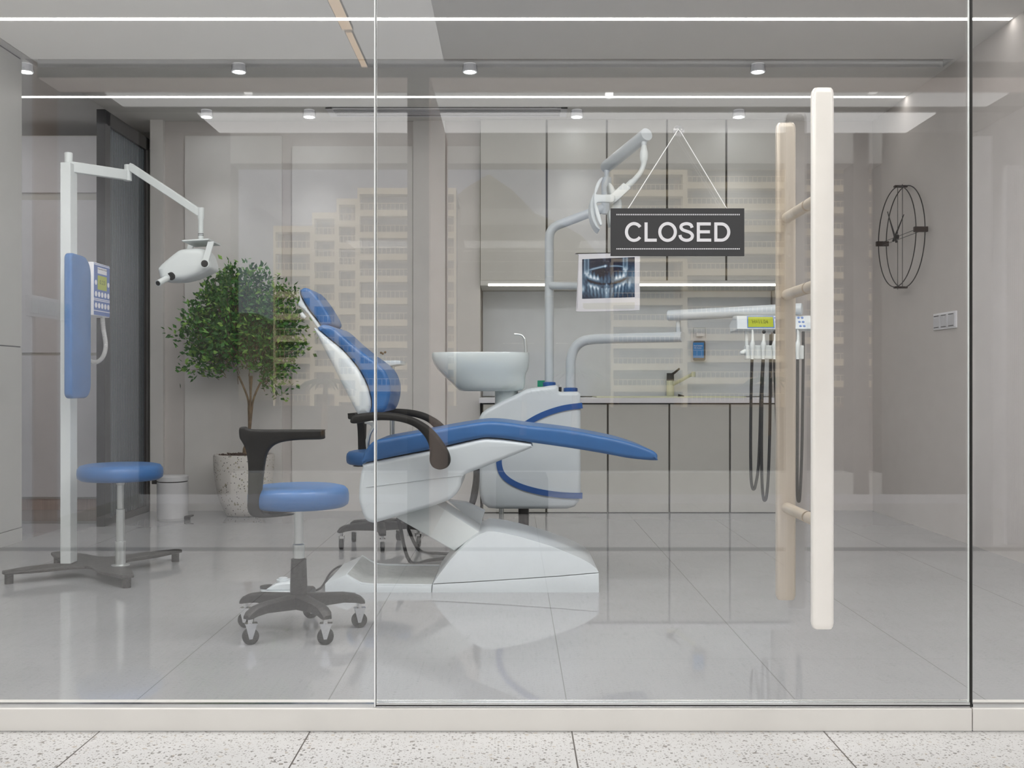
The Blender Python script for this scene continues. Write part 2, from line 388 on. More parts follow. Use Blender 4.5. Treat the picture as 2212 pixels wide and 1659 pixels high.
# white built-in cupboard standing in the corridor
t = thing('tall_cupboard', 'tall white cupboard wall behind the xray stand at the left, split by a dark groove', 'cupboard', (XX(120, 8.15), 8.3, 0))
cx0, cx1 = -3.95, XX(213, 8.12)-.01
build(MB().box(cx0, cx1+.25, 8.12, 8.6, .09, 2.97), 'body', M['greyp'], t, ang=0)
build(MB().box(cx0, cx1+.25, 8.10, 8.12, ZZ(762, 8.1), ZZ(432, 8.1)), 'upper_door', M['whitep'], t, ang=0, bevel=.002)
build(MB().box(cx0, cx1+.25, 8.10, 8.12, .105, ZZ(768, 8.1)), 'lower_door', M['whitep'], t, ang=0, bevel=.002)
build(MB().box(cx0, cx1+.25, 8.10, 8.12, ZZ(416, 8.1), 2.96), 'top_door', M['whitep'], t, ang=0, bevel=.002)
build(MB().box(cx0, cx1+.25, 8.14, 8.6, 0, .09), 'plinth', M['wood'], t, ang=0)
# fluted glass door in black frame
X0 = -2.88; dn, df = 7.17, 8.05; zt = 2.925
t = thing('door_1', None, None, (X0, 7.6, 0), kind='structure')
mb = MB(); mb.box(X0-.03, X0+.03, dn, dn+.10, 0, zt); mb.box(X0-.03, X0+.03, df-.07, df, 0, zt); mb.box(X0-.03, X0+.03, dn, df, zt-.10, zt); mb.box(X0-.03, X0+.03, dn, df, 0, .05)
build(mb, 'door_frame', M['black'], t, ang=0, bevel=.002)
build(MB().box(X0-.008, X0+.012, dn+.10, df-.07, .05, zt-.10), 'pane', M['flute'], t, ang=0)

# ================================================================== SHOP FRONT
gx1, gx2 = XX(811, G), XX(2093, G)
kz = .0655
struct(build(MB().box(-3.6, XX(2100, 2.947), 2.947, 3.034, 0, kz), 'trim_8', M['kerb'], ang=0, bevel=.002))
struct(build(MB().box(XX(2102, 2.947), 3.6, 2.947, 3.034, 0, kz), 'trim_9', M['kerb'], ang=0, bevel=.002))
def pane(name, x0, x1, z0, z1, y0=G-.006, y1=G+.006):
    me_b = MB().box(x0, x1, y0, y1, z0, z1); o = build(me_b, name, M['glass'], ang=0)
    o.data.materials.append(M['gedge'])
    for p in o.data.polygons:
        if abs(p.normal.y) < .5: p.material_index = 1
    return o
w1 = thing('window_1', None, None, (-1.6, G, kz), kind='structure')
o = pane('pane', -3.126, gx1-.0035, kz+.008, H); o.parent = w1; o.data.transform(Matrix.Translation(-Vector(w1.location)))
build(MB().box(-3.126, gx1-.004, G-.009, G+.009, kz, kz+.010), 'bottom_channel', M['chrome'], w1, ang=0)
w2 = thing('window_2', None, None, (2.1, G, kz), kind='structure')
o = pane('pane', gx2+.008, 2.85, kz+.008, H); o.parent = w2; o.data.transform(Matrix.Translation(-Vector(w2.location)))
build(MB().box(gx2+.008, 2.85, G-.009, G+.009, kz, kz+.010), 'bottom_channel', M['chrome'], w2, ang=0)
build(MB().box(gx2+.0015, gx2+.008, G-.005, G+.005, kz+.001, H), 'edge_seal', M['black'], w2, ang=0)
dr = thing('door_2', None, None, (gx1, G, kz), kind='structure')
o = pane('pane', gx1+.0035, gx2-.0015, kz+.012, H); o.parent = dr; o.data.transform(Matrix.Translation(-Vector(dr.location)))
mb = MB()
for a_, b_ in ((.001, .0045), (.0085, .016)): mb.box(gx1+.004, gx2-.002, G-.012, G-.0065, kz+a_, kz+b_); mb.box(gx1+.004, gx2-.002, G+.0065, G+.012, kz+a_, kz+b_)
build(mb, 'bottom_rail', M['chrome'], dr, bevel=.0008)
build(MB().box(gx1+.004, gx2-.002, G-.010, G+.0064, kz+.0046, kz+.0084), 'seal', M['black'], dr, ang=0)
hx = XX(1776, 2.83)
def bar_mesh(y, z0, z1, w=.030, t=.017):
    mb = MB(); pts = []
    for cx, cz, a0 in ((w-.012, t-.012, 0), (-w+.012, t-.012, 90), (-w+.012, -t+.012, 180), (w-.012, -t+.012, 270)):
        for k in range(5): a = math.radians(a0+k*22.5); pts.append((cx+.012*math.cos(a), cz+.012*math.sin(a)))
    vs = []; zs = [(z0, .80), (z0+.006, .93), (z0+.016, 1), (z1-.016, 1), (z1-.006, .93), (z1, .80)]
    for z, s in zs:
        for px, py in pts: vs.append((hx+px*s, y+py*s, z))
    n = len(pts); fs = []
    for k in range(len(zs)-1):
        for i in range(n): fs.append((k*n+i, k*n+(i+1) % n, (k+1)*n+(i+1) % n, (k+1)*n+i))
    fs += [tuple(range(n)), tuple((len(zs)-1)*n+i for i in range(n))]
    return mb.add(vs, fs)
ph = build(bar_mesh(2.83, ZZ(1357, 2.83), ZZ(192, 2.83)), 'pull_handle', M['champ'], dr)
ph2 = build(bar_mesh(3.21, .325, 1.816), 'pull_handle', M['champd'], dr); ph2['label'] = 'inner handle bar behind the glass, shade put into its darker metal'
for z in (1.518, 1.278, .614):
    build(MB().tube([(hx, 2.845, z), (hx, G-.007, z)], .017, 20), 'handle_post', M['champd'], ph)
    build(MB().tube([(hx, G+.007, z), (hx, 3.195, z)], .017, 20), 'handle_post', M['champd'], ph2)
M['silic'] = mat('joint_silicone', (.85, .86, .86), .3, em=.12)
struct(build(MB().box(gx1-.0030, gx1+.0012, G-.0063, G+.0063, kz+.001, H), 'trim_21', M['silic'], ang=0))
struct(build(MB().box(gx1+.0013, gx1+.0030, G-.0055, G+.0055, kz+.001, H), 'trim_22', M['rubber'], ang=0))
# CLOSED sign
D = 2.935
t = thing('closed_sign', 'charcoal hanging board with white CLOSED lettering between dotted lines', 'sign', P(1463, 501, D))
build(MB().box(XX(1319, D), XX(1608, D), D, D+.006, ZZ(553, D), ZZ(450, D)), 'board', M['sign'], t, ang=0, bevel=.0006)
lc = MB(); LW = 12.2
def stroke(path, closed=False):
    path = [Vector(p) for p in path]; k = len(path); vs = []
    for i, p in enumerate(path):
        a = path[(i-1) % k] if (i or closed) else p; b = path[(i+1) % k] if (i < k-1 or closed) else p
        tt = (b-a).normalized(); q = Vector((-tt.y, tt.x))*LW
        for w in (p+q, p-q): vs += [(XX(1150+w.x/3.686, D), yy, ZZ(250+w.y/3.686, D)) for yy in (D-.0014, D-.0001)]
    fs = []
    for i in range(k if closed else k-1):
        o, e = i*4, ((i+1) % k)*4; fs += [(o, o+2, e+2, e), (o+1, e+1, e+3, o+3), (o, e, e+1, o+1), (o+2, o+3, e+3, e+2)]
    if not closed: fs += [(0, 1, 3, 2), (4*k-4, 4*k-2, 4*k-1, 4*k-3)]
    return MB().add(vs, fs)
ell = lambda cx, cy_, rx, ry, a0, a1, n=40: [(cx+rx*math.cos(math.radians(a0+(a1-a0)*i/n)), cy_+ry*math.sin(math.radians(a0+(a1-a0)*i/n))) for i in range(n+1)]
def letter(parts):
    mb = MB()
    for q, p in enumerate(parts): mb.add([(x, y-.00015*q, z) for x, y, z in p.v], p.f)
    build(mb, 'letter', M['signw'], t, ang=0)
letter([stroke(ell(809, 926, 60, 67, -36, -322))])
letter([stroke([(905, 850), (905, 991)]), stroke([(893, 991.5), (990, 991.5)])])
letter([stroke(ell(1076, 926, 62, 67, 0, 360)[:-1], True)])
letter([stroke(cat_rom([(1271, 892), (1262, 871), (1240, 861), (1214, 861), (1190, 871), (1183, 889), (1196, 908), (1224, 919), (1254, 930), (1273, 951), (1268, 975), (1248, 989), (1222, 992), (1196, 984), (1180, 968), (1175, 950)], 5, False))])
letter([stroke([(1321, 850), (1321, 1003)]), stroke([(1309, 862), (1420, 862)]), stroke([(1309, 925), (1413, 925)]), stroke([(1309, 991), (1423, 991)])])
letter([stroke([(1460, 850), (1460, 1003)]), stroke([(1448, 862), (1500, 862)]+ell(1503, 926.5, 60, 64.5, -80, 80, 24)+[(1500, 991), (1448, 991)])])
for y in (463.7, 537.7):
    mb = MB()
    for i in range(68):
        x = 1331.5+i*3.94; mb.box(XX(x, D), XX(x+2.4, D), D-.0012, D-.0001, ZZ(y+1.3, D), ZZ(y-1.4, D))
    build(mb, 'dotted_line', M['signw'], t, ang=0)
build(MB().tube([P(1357, 450.5, D+.003), P(1462, 284, D-.004), P(1466, 280, D-.006), P(1470, 284, D-.004), P(1570, 450.5, D+.003)], .0011, 8), 'cord', M['cord'], t)
t = thing('suction_hook', 'clear round suction hook holding the sign cord on the glass', 'hook', P(1466, 283, G-.008))
c = P(1466, 283, G-.0068)
build(MB().lathe([(.0165, 0), (.0160, -.002), (.011, -.005), (.006, -.008), (.001, -.009)], c, 28, 'y'), 'suction_cup', M['clear'], t)
build(MB().tube([c+Vector((0, -.008, 0)), c+Vector((0, -.014, 0)), c+Vector((0, -.017, .002)), c+Vector((0, -.017, .006))], .0028, 10), 'hook_pin', M['satin'], t)

# ================================================================== LOBBY (behind and around the camera)
LB = V(8.59)
quad_wall('floor_lobby', [(-5, 5, LB-.3, 2.947, -.12, 0)], M['terrazzo'])
struct(build(MB().box(-3.12, 3.88, V(6.255), V(6.135), 0, .003), 'trim_10', M['dark'], ang=0))
wx0, wx1, wz0, wz1 = XX(498, 8.59), XX(1843, 8.59), ZZ(1022, 8.59), ZZ(353, 8.59)
wc0, wc1 = XX(1877, 8.59), XX(1905, 8.59)
quad_wall('wall_lobby_back', [(-3.4, wx0, LB-.25, LB, 0, HL), (wx1, wc0, LB-.25, LB, 0, HL), (wc1, 4.2, LB-.25, LB, 0, HL)], M['darkw'])
quad_wall('wall_lobby_sill', [(wx0, wx1, LB-.25, LB, 0, wz0), (wx0, wx1, LB-.25, LB, wz1, HL), (wc0, wc1, LB-.25, LB, 0, wz0), (wc0, wc1, LB-.25, LB, wz1, HL)], M['greyp'])
struct(build(MB().box(XX(1073, 8.2), XX(1181, 8.2), V(8.5), V(7.85), .004, .27), 'trim_7', M['dark'], ang=0))
struct(build(MB().box(-3.12, 3.88, LB+.001, LB+.015, 0, .075), 'baseboard_back', M['whitep'], ang=0))
quad_wall('wall_lobby_left', [(-3.4, -3.13, LB-.25, 2.94, 0, HL)], M['whitep'])
struct(build(MB().box(-3.129, -3.115, LB, V(7.06), 0, .08), 'baseboard_left_lobby', M['greyp'], ang=0))
struct(build(MB().box(-3.129, -3.118, V(7.03), V(6.69), 0, HL), 'trim_11', M['wood'], ang=0))
quad_wall('wall_lobby_right', [(3.9, 4.2, LB-.25, 2.94, 0, HL)], M['whitep'])
# pier and fluted panel by the right wall
struct(build(MB().box(XX(2105, 6.3), XX(2143, 6.3), V(6.36), V(6.3), 0, ZZ(294, 6.3)), 'trim_12', M['whitep'], ang=0))
mb = MB()
for i in range(14): mb.lathe([(.012, 0), (.012, 2.3)], (XX(2190, 6.3)+.012+i*.025, V(6.36), .02), 8)
mb.box(XX(2186, 6.3), XX(2186, 6.3)+.38, V(6.42), V(6.37), 0, 2.36)
struct(build(mb, 'trim_13', M['whitep'], ang=40))
# ceiling of the lobby
quad_wall('ceiling_lobby', [(-3.4, 4.2, LB-.25, 2.95, HL+.02, HL+.2), (-3.4, 4.2, V(7.97), V(7.775), HL-.0, HL+.02)], M['dark'])

struct(build(MB().box(-3.12, 3.89, V(7.05), V(6.735), ZZ(167, 6.73), HL+.02), 'trim_15', M['dark'], ang=0))
struct(build(MB().box(-.44, 3.89, V(6.652), .70, HL-.02, HL+.02), 'trim_16', M['ceil'], ang=0))
M['darkg'] = mat('lobby_ceiling_grey', (.35, .34, .33), .8)
struct(build(MB().box(-3.12, 3.89, V(8.58), V(7.98), HL-.005, HL+.019), 'trim_14', M['darkg'], ang=0))
struct(build(MB().box(-3.12, 3.89, V(7.77), V(7.43), HL-.005, HL+.019), 'trim_20', M['darkg'], ang=0))
def lum(x0, x1, y0, y1, label, m='lum', z=HL):
    th = .019 if z == HL else .002
    o = thing('added_ceiling_glow', label, 'ceiling light', ((x0+x1)/2, (y0+y1)/2, z), kind=None)
    build(MB().box(x0, x1, y0, y1, z-.01 if z == HL else z-.004, z+th), 'diffuser', M[m], o, ang=0)
lum(-2.95, 3.6, V(7.77), V(7.43), 'long lobby ceiling band beside the beam, brightness added as glow, mirrored in the glass', 'lumb2')
lum(-2.45, 3.3, V(8.58), V(7.98), 'wide ceiling band along the window wall, brightness added as glow, mirrored in the glass', 'lumb')
lum(-3.11, -.45, V(6.652), .70, 'ceiling area above the entrance at left, brightness added as glow, mirrored in the glass', 'lumc')
lum(-3.11, 3.88, V(7.05), V(6.736), 'wood band under the lobby beam, brightness added as glow, mirrored as a pinkish band', 'woodlum', ZZ(167, 6.73)-.003)
lum(-3.11, 2.84, V(6.733), V(6.655), 'slim ceiling edge before the lobby beam, brightness added as glow, mirrored above the front spots', 'edge_lum')
lum(-3.0, 3.6, .50, 2.0, 'added unseen luminous ceiling panel above the entrance, lighting the terrazzo')  # added out of view to brighten the terrazzo
for a, b, w in ((5.55, 6.03, .03), (6.08, 6.82, .018)):
    o = thing('strip_light', 'warm orange strip light of the lobby ceiling, '+('wider' if w > .02 else 'narrower')+', mirrored left of the joint', 'ceiling light', (-.97, V((a+b)/2), HL-.03))
    build(MB().box(-.97-w, -.97+w, V(b), V(a), HL-.03, HL-.0245), 'diffuser', M['warm'], o, ang=0)
    build(MB().box(-.97-w-.006, -.97+w+.006, V(b)-.004, V(a)+.004, HL-.024, HL-.0101), 'housing', M['dark'], o, ang=0)
for x_, nm_ in ((-1.9, 'left'), (.7, 'middle'), (2.6, 'right')):  # spots added to brighten the lobby floor and walls
    o = thing('ceiling_spot', nm_+' added small spot in the lobby ceiling before the window, faintly mirrored', 'ceiling light', (x_, -1.45, HL-.006), group='added lobby spots')
    build(MB().lathe([(.03, 0), (.03, -.012)], (x_, -1.45, HL-.006), 20), 'lamp_disc', M['lum'], o)
    ld = bpy.data.lights.new('spot_lamp', 'SPOT'); ld.energy = 230; ld.spot_size = math.radians(150); ld.spot_blend = 1; ld.shadow_soft_size = .03
    lo = bpy.data.objects.new('spot_lamp', ld); COL.objects.link(lo); lo.location = (x_, -1.45, HL-.03)
# fin wall: dark front, wood flank
struct(build(MB().box(-.688, -.546, V(8.55), V(6.73), 0, ZZ(167, 6.73)-.001), 'wall_fin', M['dark'], ang=0))
struct(build(MB().box(-.545, -.535, V(8.55), V(6.73), 0, ZZ(167, 6.73)-.001), 'trim_17', M['wood'], ang=0))
struct(build(MB().box(wx0, wx1, LB-.14, LB-.13, wz0, wz1), 'window_3', M['wglass'], ang=0))
t = thing('switch_plate', 'long white five-gang switch plate on the lobby wall, mirrored at the left', 'light switch', (-3.129, V(6.9), 1.5))
build(MB().box(-3.129, -3.117, V(7.24), V(6.6), 1.44, 1.58), 'plate', M['whitep'], t, bevel=.003)
for i in range(5): build(MB().box(-3.118, -3.112, V(7.2-i*.117), V(7.2-i*.117)+.10, 1.46, 1.56), 'rocker', M['white'], t, bevel=.002)
# ground, hills and blocks of flats across the road
M['ground'] = mat('street_ground', (.05, .048, .042), .9, var=.2, scale=.2)
M['hill'] = mat('dry_hill', (.22, .20, .145), .95, var=.25, scale=.05)
M['bwall'] = mat('flats_render', (.30, .24, .19), .8, var=.08, scale=.3)
M['bslab'] = mat('flats_balcony_concrete', (.86, .78, .60), .8, var=.05, scale=.3)
M['bwin'] = mat('flats_window', (.10, .11, .13), .2, var=.4, scale=.5)
M['palm'] = mat('palm_green', (.05, .09, .03), .7)
struct(build(MB().box(-160, 160, -330, LB-.3, -2.2, -2.0), 'ground', M['ground'], ang=0))
def hillside():
    mb = MB(); n = 60
    ridge = lambda x: max(2, 40*math.exp(-((x+8)/26)**2)+17*math.exp(-((x-28)/30)**2)+15*math.exp(-((x+60)/30)**2)+1.5*math.sin(x*.9)+.8*math.sin(x*2.3))
    vs = []; 
    for i in range(n+1):
        x = -150+300*i/n; z = ridge(x)*.98
        vs += [(x, -180, -2), (x, -200, z*.6), (x, -215, z), (x, -260, -2)]
    fs = []
    for i in range(n):
        for j in range(3): fs.append((i*4+j, (i+1)*4+j, (i+1)*4+j+1, i*4+j+1))
    return mb.add(vs, fs)
tag(build(hillside(), 'hill', M['hill'], ang=60, recalc=False), 'dry brown hill between the two blocks of flats, mirrored in the glass', 'hill')
def flats(name, label, cols, d, base=-2.0, fh=3.0):
    y = V(d); t = thing(name, label, 'building', (XX((cols[0][0]+cols[-1][1])/2, d), y, base))
    for (a, b, top) in cols:
        x0, x1, z1 = XX(a, d), XX(b, d), ZZ(top, d)
        build(MB().box(x0+.4, x1-.4, y-12, y-1.6, base, z1-1), 'wall', M['bwall'], t, ang=0)
        z = z1-.9; first = True
        while z > base+.5:
            sl = build(MB().box(x0, x1, y-12 if first else y-1.7, y, z, z+.85), 'balcony', M['bslab'], t, ang=0); first = False
            build(MB().box(x0+1.2, x1-1.2, y-1.61, y-1.5, max(base+.1, z-2.0), z-.3), 'window_band', M['bwin'], t, ang=0)
            if z-2.15 > base:
                rl = MB().box(x0+.1, x1-.1, y-.13, y-.05, z-1.30, z-1.2); rx = x0+.3
                while rx < x1: rl.box(rx, rx+.07, y-.12, y-.06, z-2.2, z-1.25); rx += .6
                build(rl, 'railing', M['bslab'], sl, ang=0)
            z -= fh
        for c0_ in (x0, x1-.3): build(MB().box(c0_, c0_+.3, y-1.7, y-.02, base, z1-.9), 'column', M['bslab'], t, ang=0)
flats('apartment_building', 'stepped cream block of flats with balconies, mirrored left of the middle of the glass', [(590, 674, 487), (674, 727, 458), (727, 772, 428), (772, 985, 405)], 140)
flats('apartment_building', 'broad cream block of flats with balconies, mirrored behind the sign and handle', [(1320, 1480, 362), (1480, 1700, 345), (1700, 1950, 352)], 132, fh=2.8)
for i, (px, h) in enumerate(((700, 5), (1130, 4.6), (1240, 6), (1660, 5.2))):
    x = XX(px, 60); t = thing('palm_tree', 'palm tree by the road, mirrored low in the glass at '+('the left block', 'the middle', 'the middle right', 'the right block')[i], 'tree', (x, V(60), -2), group='palm trees along the road')
    build(MB().tube([(x, V(60), -2), (x+.1, V(60), -2+h*.6)], [.22, .14], 8), 'trunk', M['bark'], t)
    mb = MB()
    for k in range(14):
        a = 2*PI*k/14+random.random()*.3; p = [Vector((x+.1+math.cos(a)*r, V(60)+math.sin(a)*r, -2+h*.6+.55*r-.42*r*r)) for r in (0, .6, 1.2, 1.8)]
        mb.tube(p, [.05, .13, .1, .01], 5)
    build(mb, 'fronds', M['palm'], t)

# ================================================================== CEILING LIGHTS OF THE CLINIC
for d, lab in ((5.82, 'front white strip light recessed across the clinic ceiling'), (7.40, 'rear white strip light recessed across the clinic ceiling'), (4.45, 'added unseen strip light in the clinic ceiling just behind the shop glass')):  # the last strip is added out of view for brightness
    o = thing('strip_light', lab, 'ceiling light', (-.1, d, H-.004), group='white ceiling strips')
    x0 = -3.11 if d < 6.5 else -4.4
    mb = MB(); mb.add([(x0, d-.018, H-.002), (2.835, d-.018, H-.002), (2.835, d+.018, H-.002), (x0, d+.018, H-.002), (x0, d-.018, H+.002), (2.835, d-.018, H+.002), (2.835, d+.018, H+.002), (x0, d+.018, H+.002)],
                      [(0, 3, 2, 1), (4, 5, 6, 7), (0, 1, 5, 4), (1, 2, 6, 5), (2, 3, 7, 6), (3, 0, 4, 7)])
    build(mb, 'diffuser', M['led'], o, ang=0)
M['spotc'] = mat('spot_can', (.92, .93, .94), .3, em=.16)
spot = thing('ceiling_spot', '', 'ceiling light')
def can():
    return MB().lathe([(.040, 0), (.041, -.03), (.046, -.046), (.0475, -.052), (.044, -.055), (.034, -.052), (.033, -.050)], (0, 0, 0), 32)
build(can(), 'can', M['spotc'], spot)
build(MB().lathe([(.033, -.0515), (.033, -.0545)], (0, 0, 0), 28), 'lamp_disc', M['spot'], spot)
build(MB().lathe([(.0475, -.010), (.0515, -.052), (.0500, -.052), (.046, -.010)], (0, 0, 0), 32), 'clear_ring', M['clear'], spot)
rows = [(6.64, H, [(56, 'leftmost spot of the front row, half hidden by the grey wall panel'), (516, 'front row spot above the xray arm'), (1015, 'front row spot just right of the glass joint'), (1637, 'front row spot above the door handle')]),
        (7.76, H, [(446, 'leftmost small spot of the rear row'), (668, 'rear row spot just left of the air vent'), (1246, 'rear row spot just right of the air vent'), (1596, 'rear row spot above the sign'), (1949, 'rear row spot near the wall clock')])]
first = True
for d, z, lst in rows:
    for x, lab in lst:
        o = spot if first else copy_tree(spot); first = False
        o.location = (XX(x, d), d, z); o['label'] = lab; o['group'] = 'ceiling spots'
for x0, x1, lb2 in ((-2.4, -1.2, 'left'), (-.7, .5, 'middle'), (1.0, 2.2, 'right')):  # panels added above the view as frontal fill light
    o = thing('added_ceiling_glow', lb2+' added unseen square white panel light in the clinic ceiling just inside the shop glass', 'ceiling light', ((x0+x1)/2, 3.8, H-.01))
    build(MB().box(x0, x1, 3.3, 4.05, H-.008, H-.0015), 'diffuser', M['panel'], o, ang=0)
o = thing('added_ceiling_glow', 'added unseen round white light in the corridor ceiling behind the opening at the left', 'ceiling light', (-4.62, 7.0, H-.01))  # added out of view to brighten the corridor
build(MB().lathe([(.2, -.012), (.2, -.002)], (-4.62, 7.0, H), 32), 'diffuser', M['panel'], o)
for nm_, (d, z, lst) in enumerate(rows):
    for x, lab in lst:
        ld = bpy.data.lights.new('spot_lamp', 'SPOT'); ld.energy = 20; ld.spot_size = math.radians(78); ld.spot_blend = 1; ld.shadow_soft_size = .033; ld.color = (.96, .98, 1)
        lo = bpy.data.objects.new('spot_lamp', ld); COL.objects.link(lo); lo.location = (XX(x, d), d, z-.062)
# air vent
t = thing('air_vent', 'long slotted air conditioning grille in the clinic ceiling', 'vent', (-.5, 7.79, H))
vx0, vx1, vy0, vy1 = XX(703, 7.68), XX(1226, 7.68), 7.68, 7.92
build(MB().box(vx0, vx1, vy0, vy1, H-.004, H-.001), 'backing', M['black'], t, ang=0)
mb = MB(); mb.box(vx0, vx1, vy0, vy0+.035, H-.010, H-.0041); mb.box(vx0, vx1, vy1-.02, vy1, H-.010, H-.0041); mb.box(vx0, vx0+.05, vy0, vy1, H-.0101, H-.0042); mb.box(vx1-.05, vx1, vy0, vy1, H-.0101, H-.0042)
build(mb, 'frame', M['whitep'], t, ang=0)
for i in range(4):
    y = vy0+.060+i*.037; build(MB().box(vx0+.05, vx1-.05, y, y+.013, H-.010, H-.0043), 'slat', M['whitep'], t, ang=0)

# ================================================================== KITCHENETTE
DU = 8.0; ub = [1038, 1181, 1311, 1441, 1569, 1699]
names_u = ['wide upper cabinet at the left end above the basin', 'second upper cabinet, behind the lamp pole', 'third upper cabinet, behind the lamp arm', 'fourth upper cabinet, above the CLOSED sign', 'upper cabinet at the right end, by the handle']
zu0, zu1 = ZZ(606, DU), ZZ(258, DU)
for i in range(5):
    x0, x1 = XX(ub[i], DU), XX(ub[i+1], DU)
    t = thing('upper_cabinet', 'greige handleless '+names_u[i], 'cabinet', ((x0+x1)/2, 8.3, zu0), group='upper cabinets')
    build(MB().box(x0+.0005, x1-.0005, DU+.02, 8.47, zu0, zu1), 'body', M['cabin'], t, ang=0)
    build(MB().box(x0+(.0 if i == 0 else .008), x1-.008, DU, DU+.019, zu0+.001, zu1), 'door', M['cab'], t, ang=0, bevel=.0015)
struct(build(MB().box(XX(1038, DU), XX(1699, DU), DU+.0, 8.47, zu1+.002, H), 'trim_18', M['wall_lt'], ang=0))
t = thing('light_shelf', 'grey shelf rail with a glowing strip under the upper cabinets', 'shelf light', (XX(1368, DU), 8.2, ZZ(618, DU)))
build(MB().box(XX(1038, DU), XX(1699, DU), DU-.01, 8.469, ZZ(617, DU), zu0-.001), 'rail', M['greyp'], t, ang=0)
build(MB().box(XX(1055, DU), XX(1688, DU), DU-.012, DU+.012, ZZ(617.5, DU), ZZ(613.2, DU)), 'strip', M['led2'], t, ang=0)
struct(build(MB().box(kx0+.01, kx1-.01, 8.455, 8.469, .90, ZZ(618, DU)), 'trim_19', M['splash'], ang=0))
DL = 7.94; lb = [1042, 1180, 1313, 1446, 1577, 1706]
names_l = ['lower cabinet at the left end, behind the basin column', 'second lower cabinet, behind the dental unit', 'third lower cabinet, behind the foot of the couch', 'fourth lower cabinet, under the tap', 'lower cabinet at the right end, behind the hoses']
for i in range(5):
    x0, x1 = XX(lb[i], DL), XX(lb[i+1], DL)
    t = thing('lower_cabinet', 'greige handleless '+names_l[i], 'cabinet', ((x0+x1)/2, 8.2, 0), group='lower cabinets')
    build(MB().box(x0+.0005, x1-.0005, DL+.02, 8.45, .0, .845), 'body', M['cabin'], t, ang=0)
    build(MB().box(x0+.007, x1-.007, DL, DL+.019, .006, .843), 'door', M['cab'], t, ang=0, bevel=.0015)
ct = tag(build(MB().box(XX(1035, DL), XX(1708, DL)-.002, DL-.03, 8.454, .853, .892), 'worktop', M['counter'], ang=0, bevel=.002), 'white worktop running over the lower cabinets', 'worktop')
t = thing('kitchen_sink', 'pale green inset sink in the white worktop', 'sink', (XX(1448, 8.1), 8.15, .893))
sx0, sx1 = XX(1288, 8.0), XX(1610, 8.0)
mb = MB(); mb.box(sx0, sx1, 7.96, 8.0, .8925, .902); mb.box(sx0, sx1, 8.36, 8.42, .8925, .902); mb.box(sx0, sx0+.3, 8.0, 8.36, .8925, .902); mb.box(sx1-.08, sx1, 8.0, 8.36, .8925, .902)
build(mb, 'rim', M['sink'], t, ang=0, bevel=.002)
build(MB().box(sx0+.3, sx1-.08, 8.0, 8.36, .8923, .8945), 'bowl', M['sink'], t, ang=0)
t = thing('kitchen_tap', 'pale green mixer tap with dark lever beside the dispenser', 'tap', Vector((XX(1448, 8.38), 8.38, .9025)))
dt = 8.38
build(MB().tube([Vector((XX(1448, dt), dt, .9025)), P(1448, 822, dt)], .031, 20), 'body', M['sink'], t)
build(MB().tube([P(1448, 822, dt), P(1448, 806, dt)], [.031, .029], 20), 'cap', M['iron'], t)
build(MB().tube([P(1449, 810, dt), P(1456, 806, dt-.02), P(1468, 796, dt-.04)], [.012, .010, .008], 10), 'lever', M['iron'], t)
build(MB().tube([P(1450, 831, dt), P(1470, 822, dt-.08), P(1494, 809, dt-.16)], [.017, .014, .013], 14), 'spout', M['sink'], t)
build(MB().tube([P(1498, 803, dt-.16), P(1498, 814, dt-.16)], .016, 16), 'nozzle', M['sink'], t)
tag(build(MB().add([P(1464, 858, 8.2), P(1478, 858, 8.2), P(1478, 854.5, 8.2), P(1465, 851, 8.2), P(1464, 858, 8.26), P(1478, 858, 8.26), P(1478, 854.5, 8.26), P(1465, 851, 8.26)], [(0, 1, 2, 3), (4, 7, 6, 5), (0, 4, 5, 1), (1, 5, 6, 2), (2, 6, 7, 3), (3, 7, 4, 0)]), 'sink_knob', M['iron'], ang=0), 'small dark wedge knob on the sink rim beside the tap', 'knob')
dd = 8.45
t = thing('soap_dispenser', 'white wall dispenser with a blue-labelled hand sanitiser bottle', 'dispenser', P(1509, 745, dd))
mb = MB(); mb.box(XX(1492, dd), XX(1526, dd), dd-.008, dd, ZZ(781, dd), ZZ(718, dd))
build(mb, 'bracket', M['whitep'], t, ang=0, bevel=.002)
build(MB().tube([P(1498, 730, dd-.01), P(1498, 708, dd-.02), P(1498, 708, dd-.09), P(1524, 708, dd-.09), P(1524, 708, dd-.02), P(1524, 730, dd-.01)], .0025, 8), 'lever_wire', M['satin'], t)
build(MB().box(XX(1502, dd), XX(1518, dd), dd-.06, dd-.009, ZZ(727, dd), ZZ(719, dd)), 'pump', M['whitep'], t, bevel=.004)
build(MB().box(XX(1496, dd), XX(1521, dd), dd-.065, dd-.009, ZZ(779, dd), ZZ(737, dd)), 'bottle', mat('amber_bottle', (.12, .11, .10), .2), t, bevel=.01)
M['label_blue'] = mat('label_blue', (.03, .24, .62), .4)
build(MB().box(XX(1497, dd-.06), XX(1520, dd-.06), dd-.068, dd-.066, ZZ(773, dd-.06), ZZ(740, dd-.06)), 'label', M['label_blue'], t, ang=0)
text_mesh('Hand Sanitizer', 'lettering', M['signw'], t, XX(1499, dd-.068), XX(1518, dd-.068), ZZ(749, dd), ZZ(745.5, dd), dd-.0695)
text_mesh('70% Alcohol', 'lettering', M['signw'], t, XX(1499, dd-.068), XX(1515, dd-.068), ZZ(753.5, dd), ZZ(751, dd), dd-.0695)

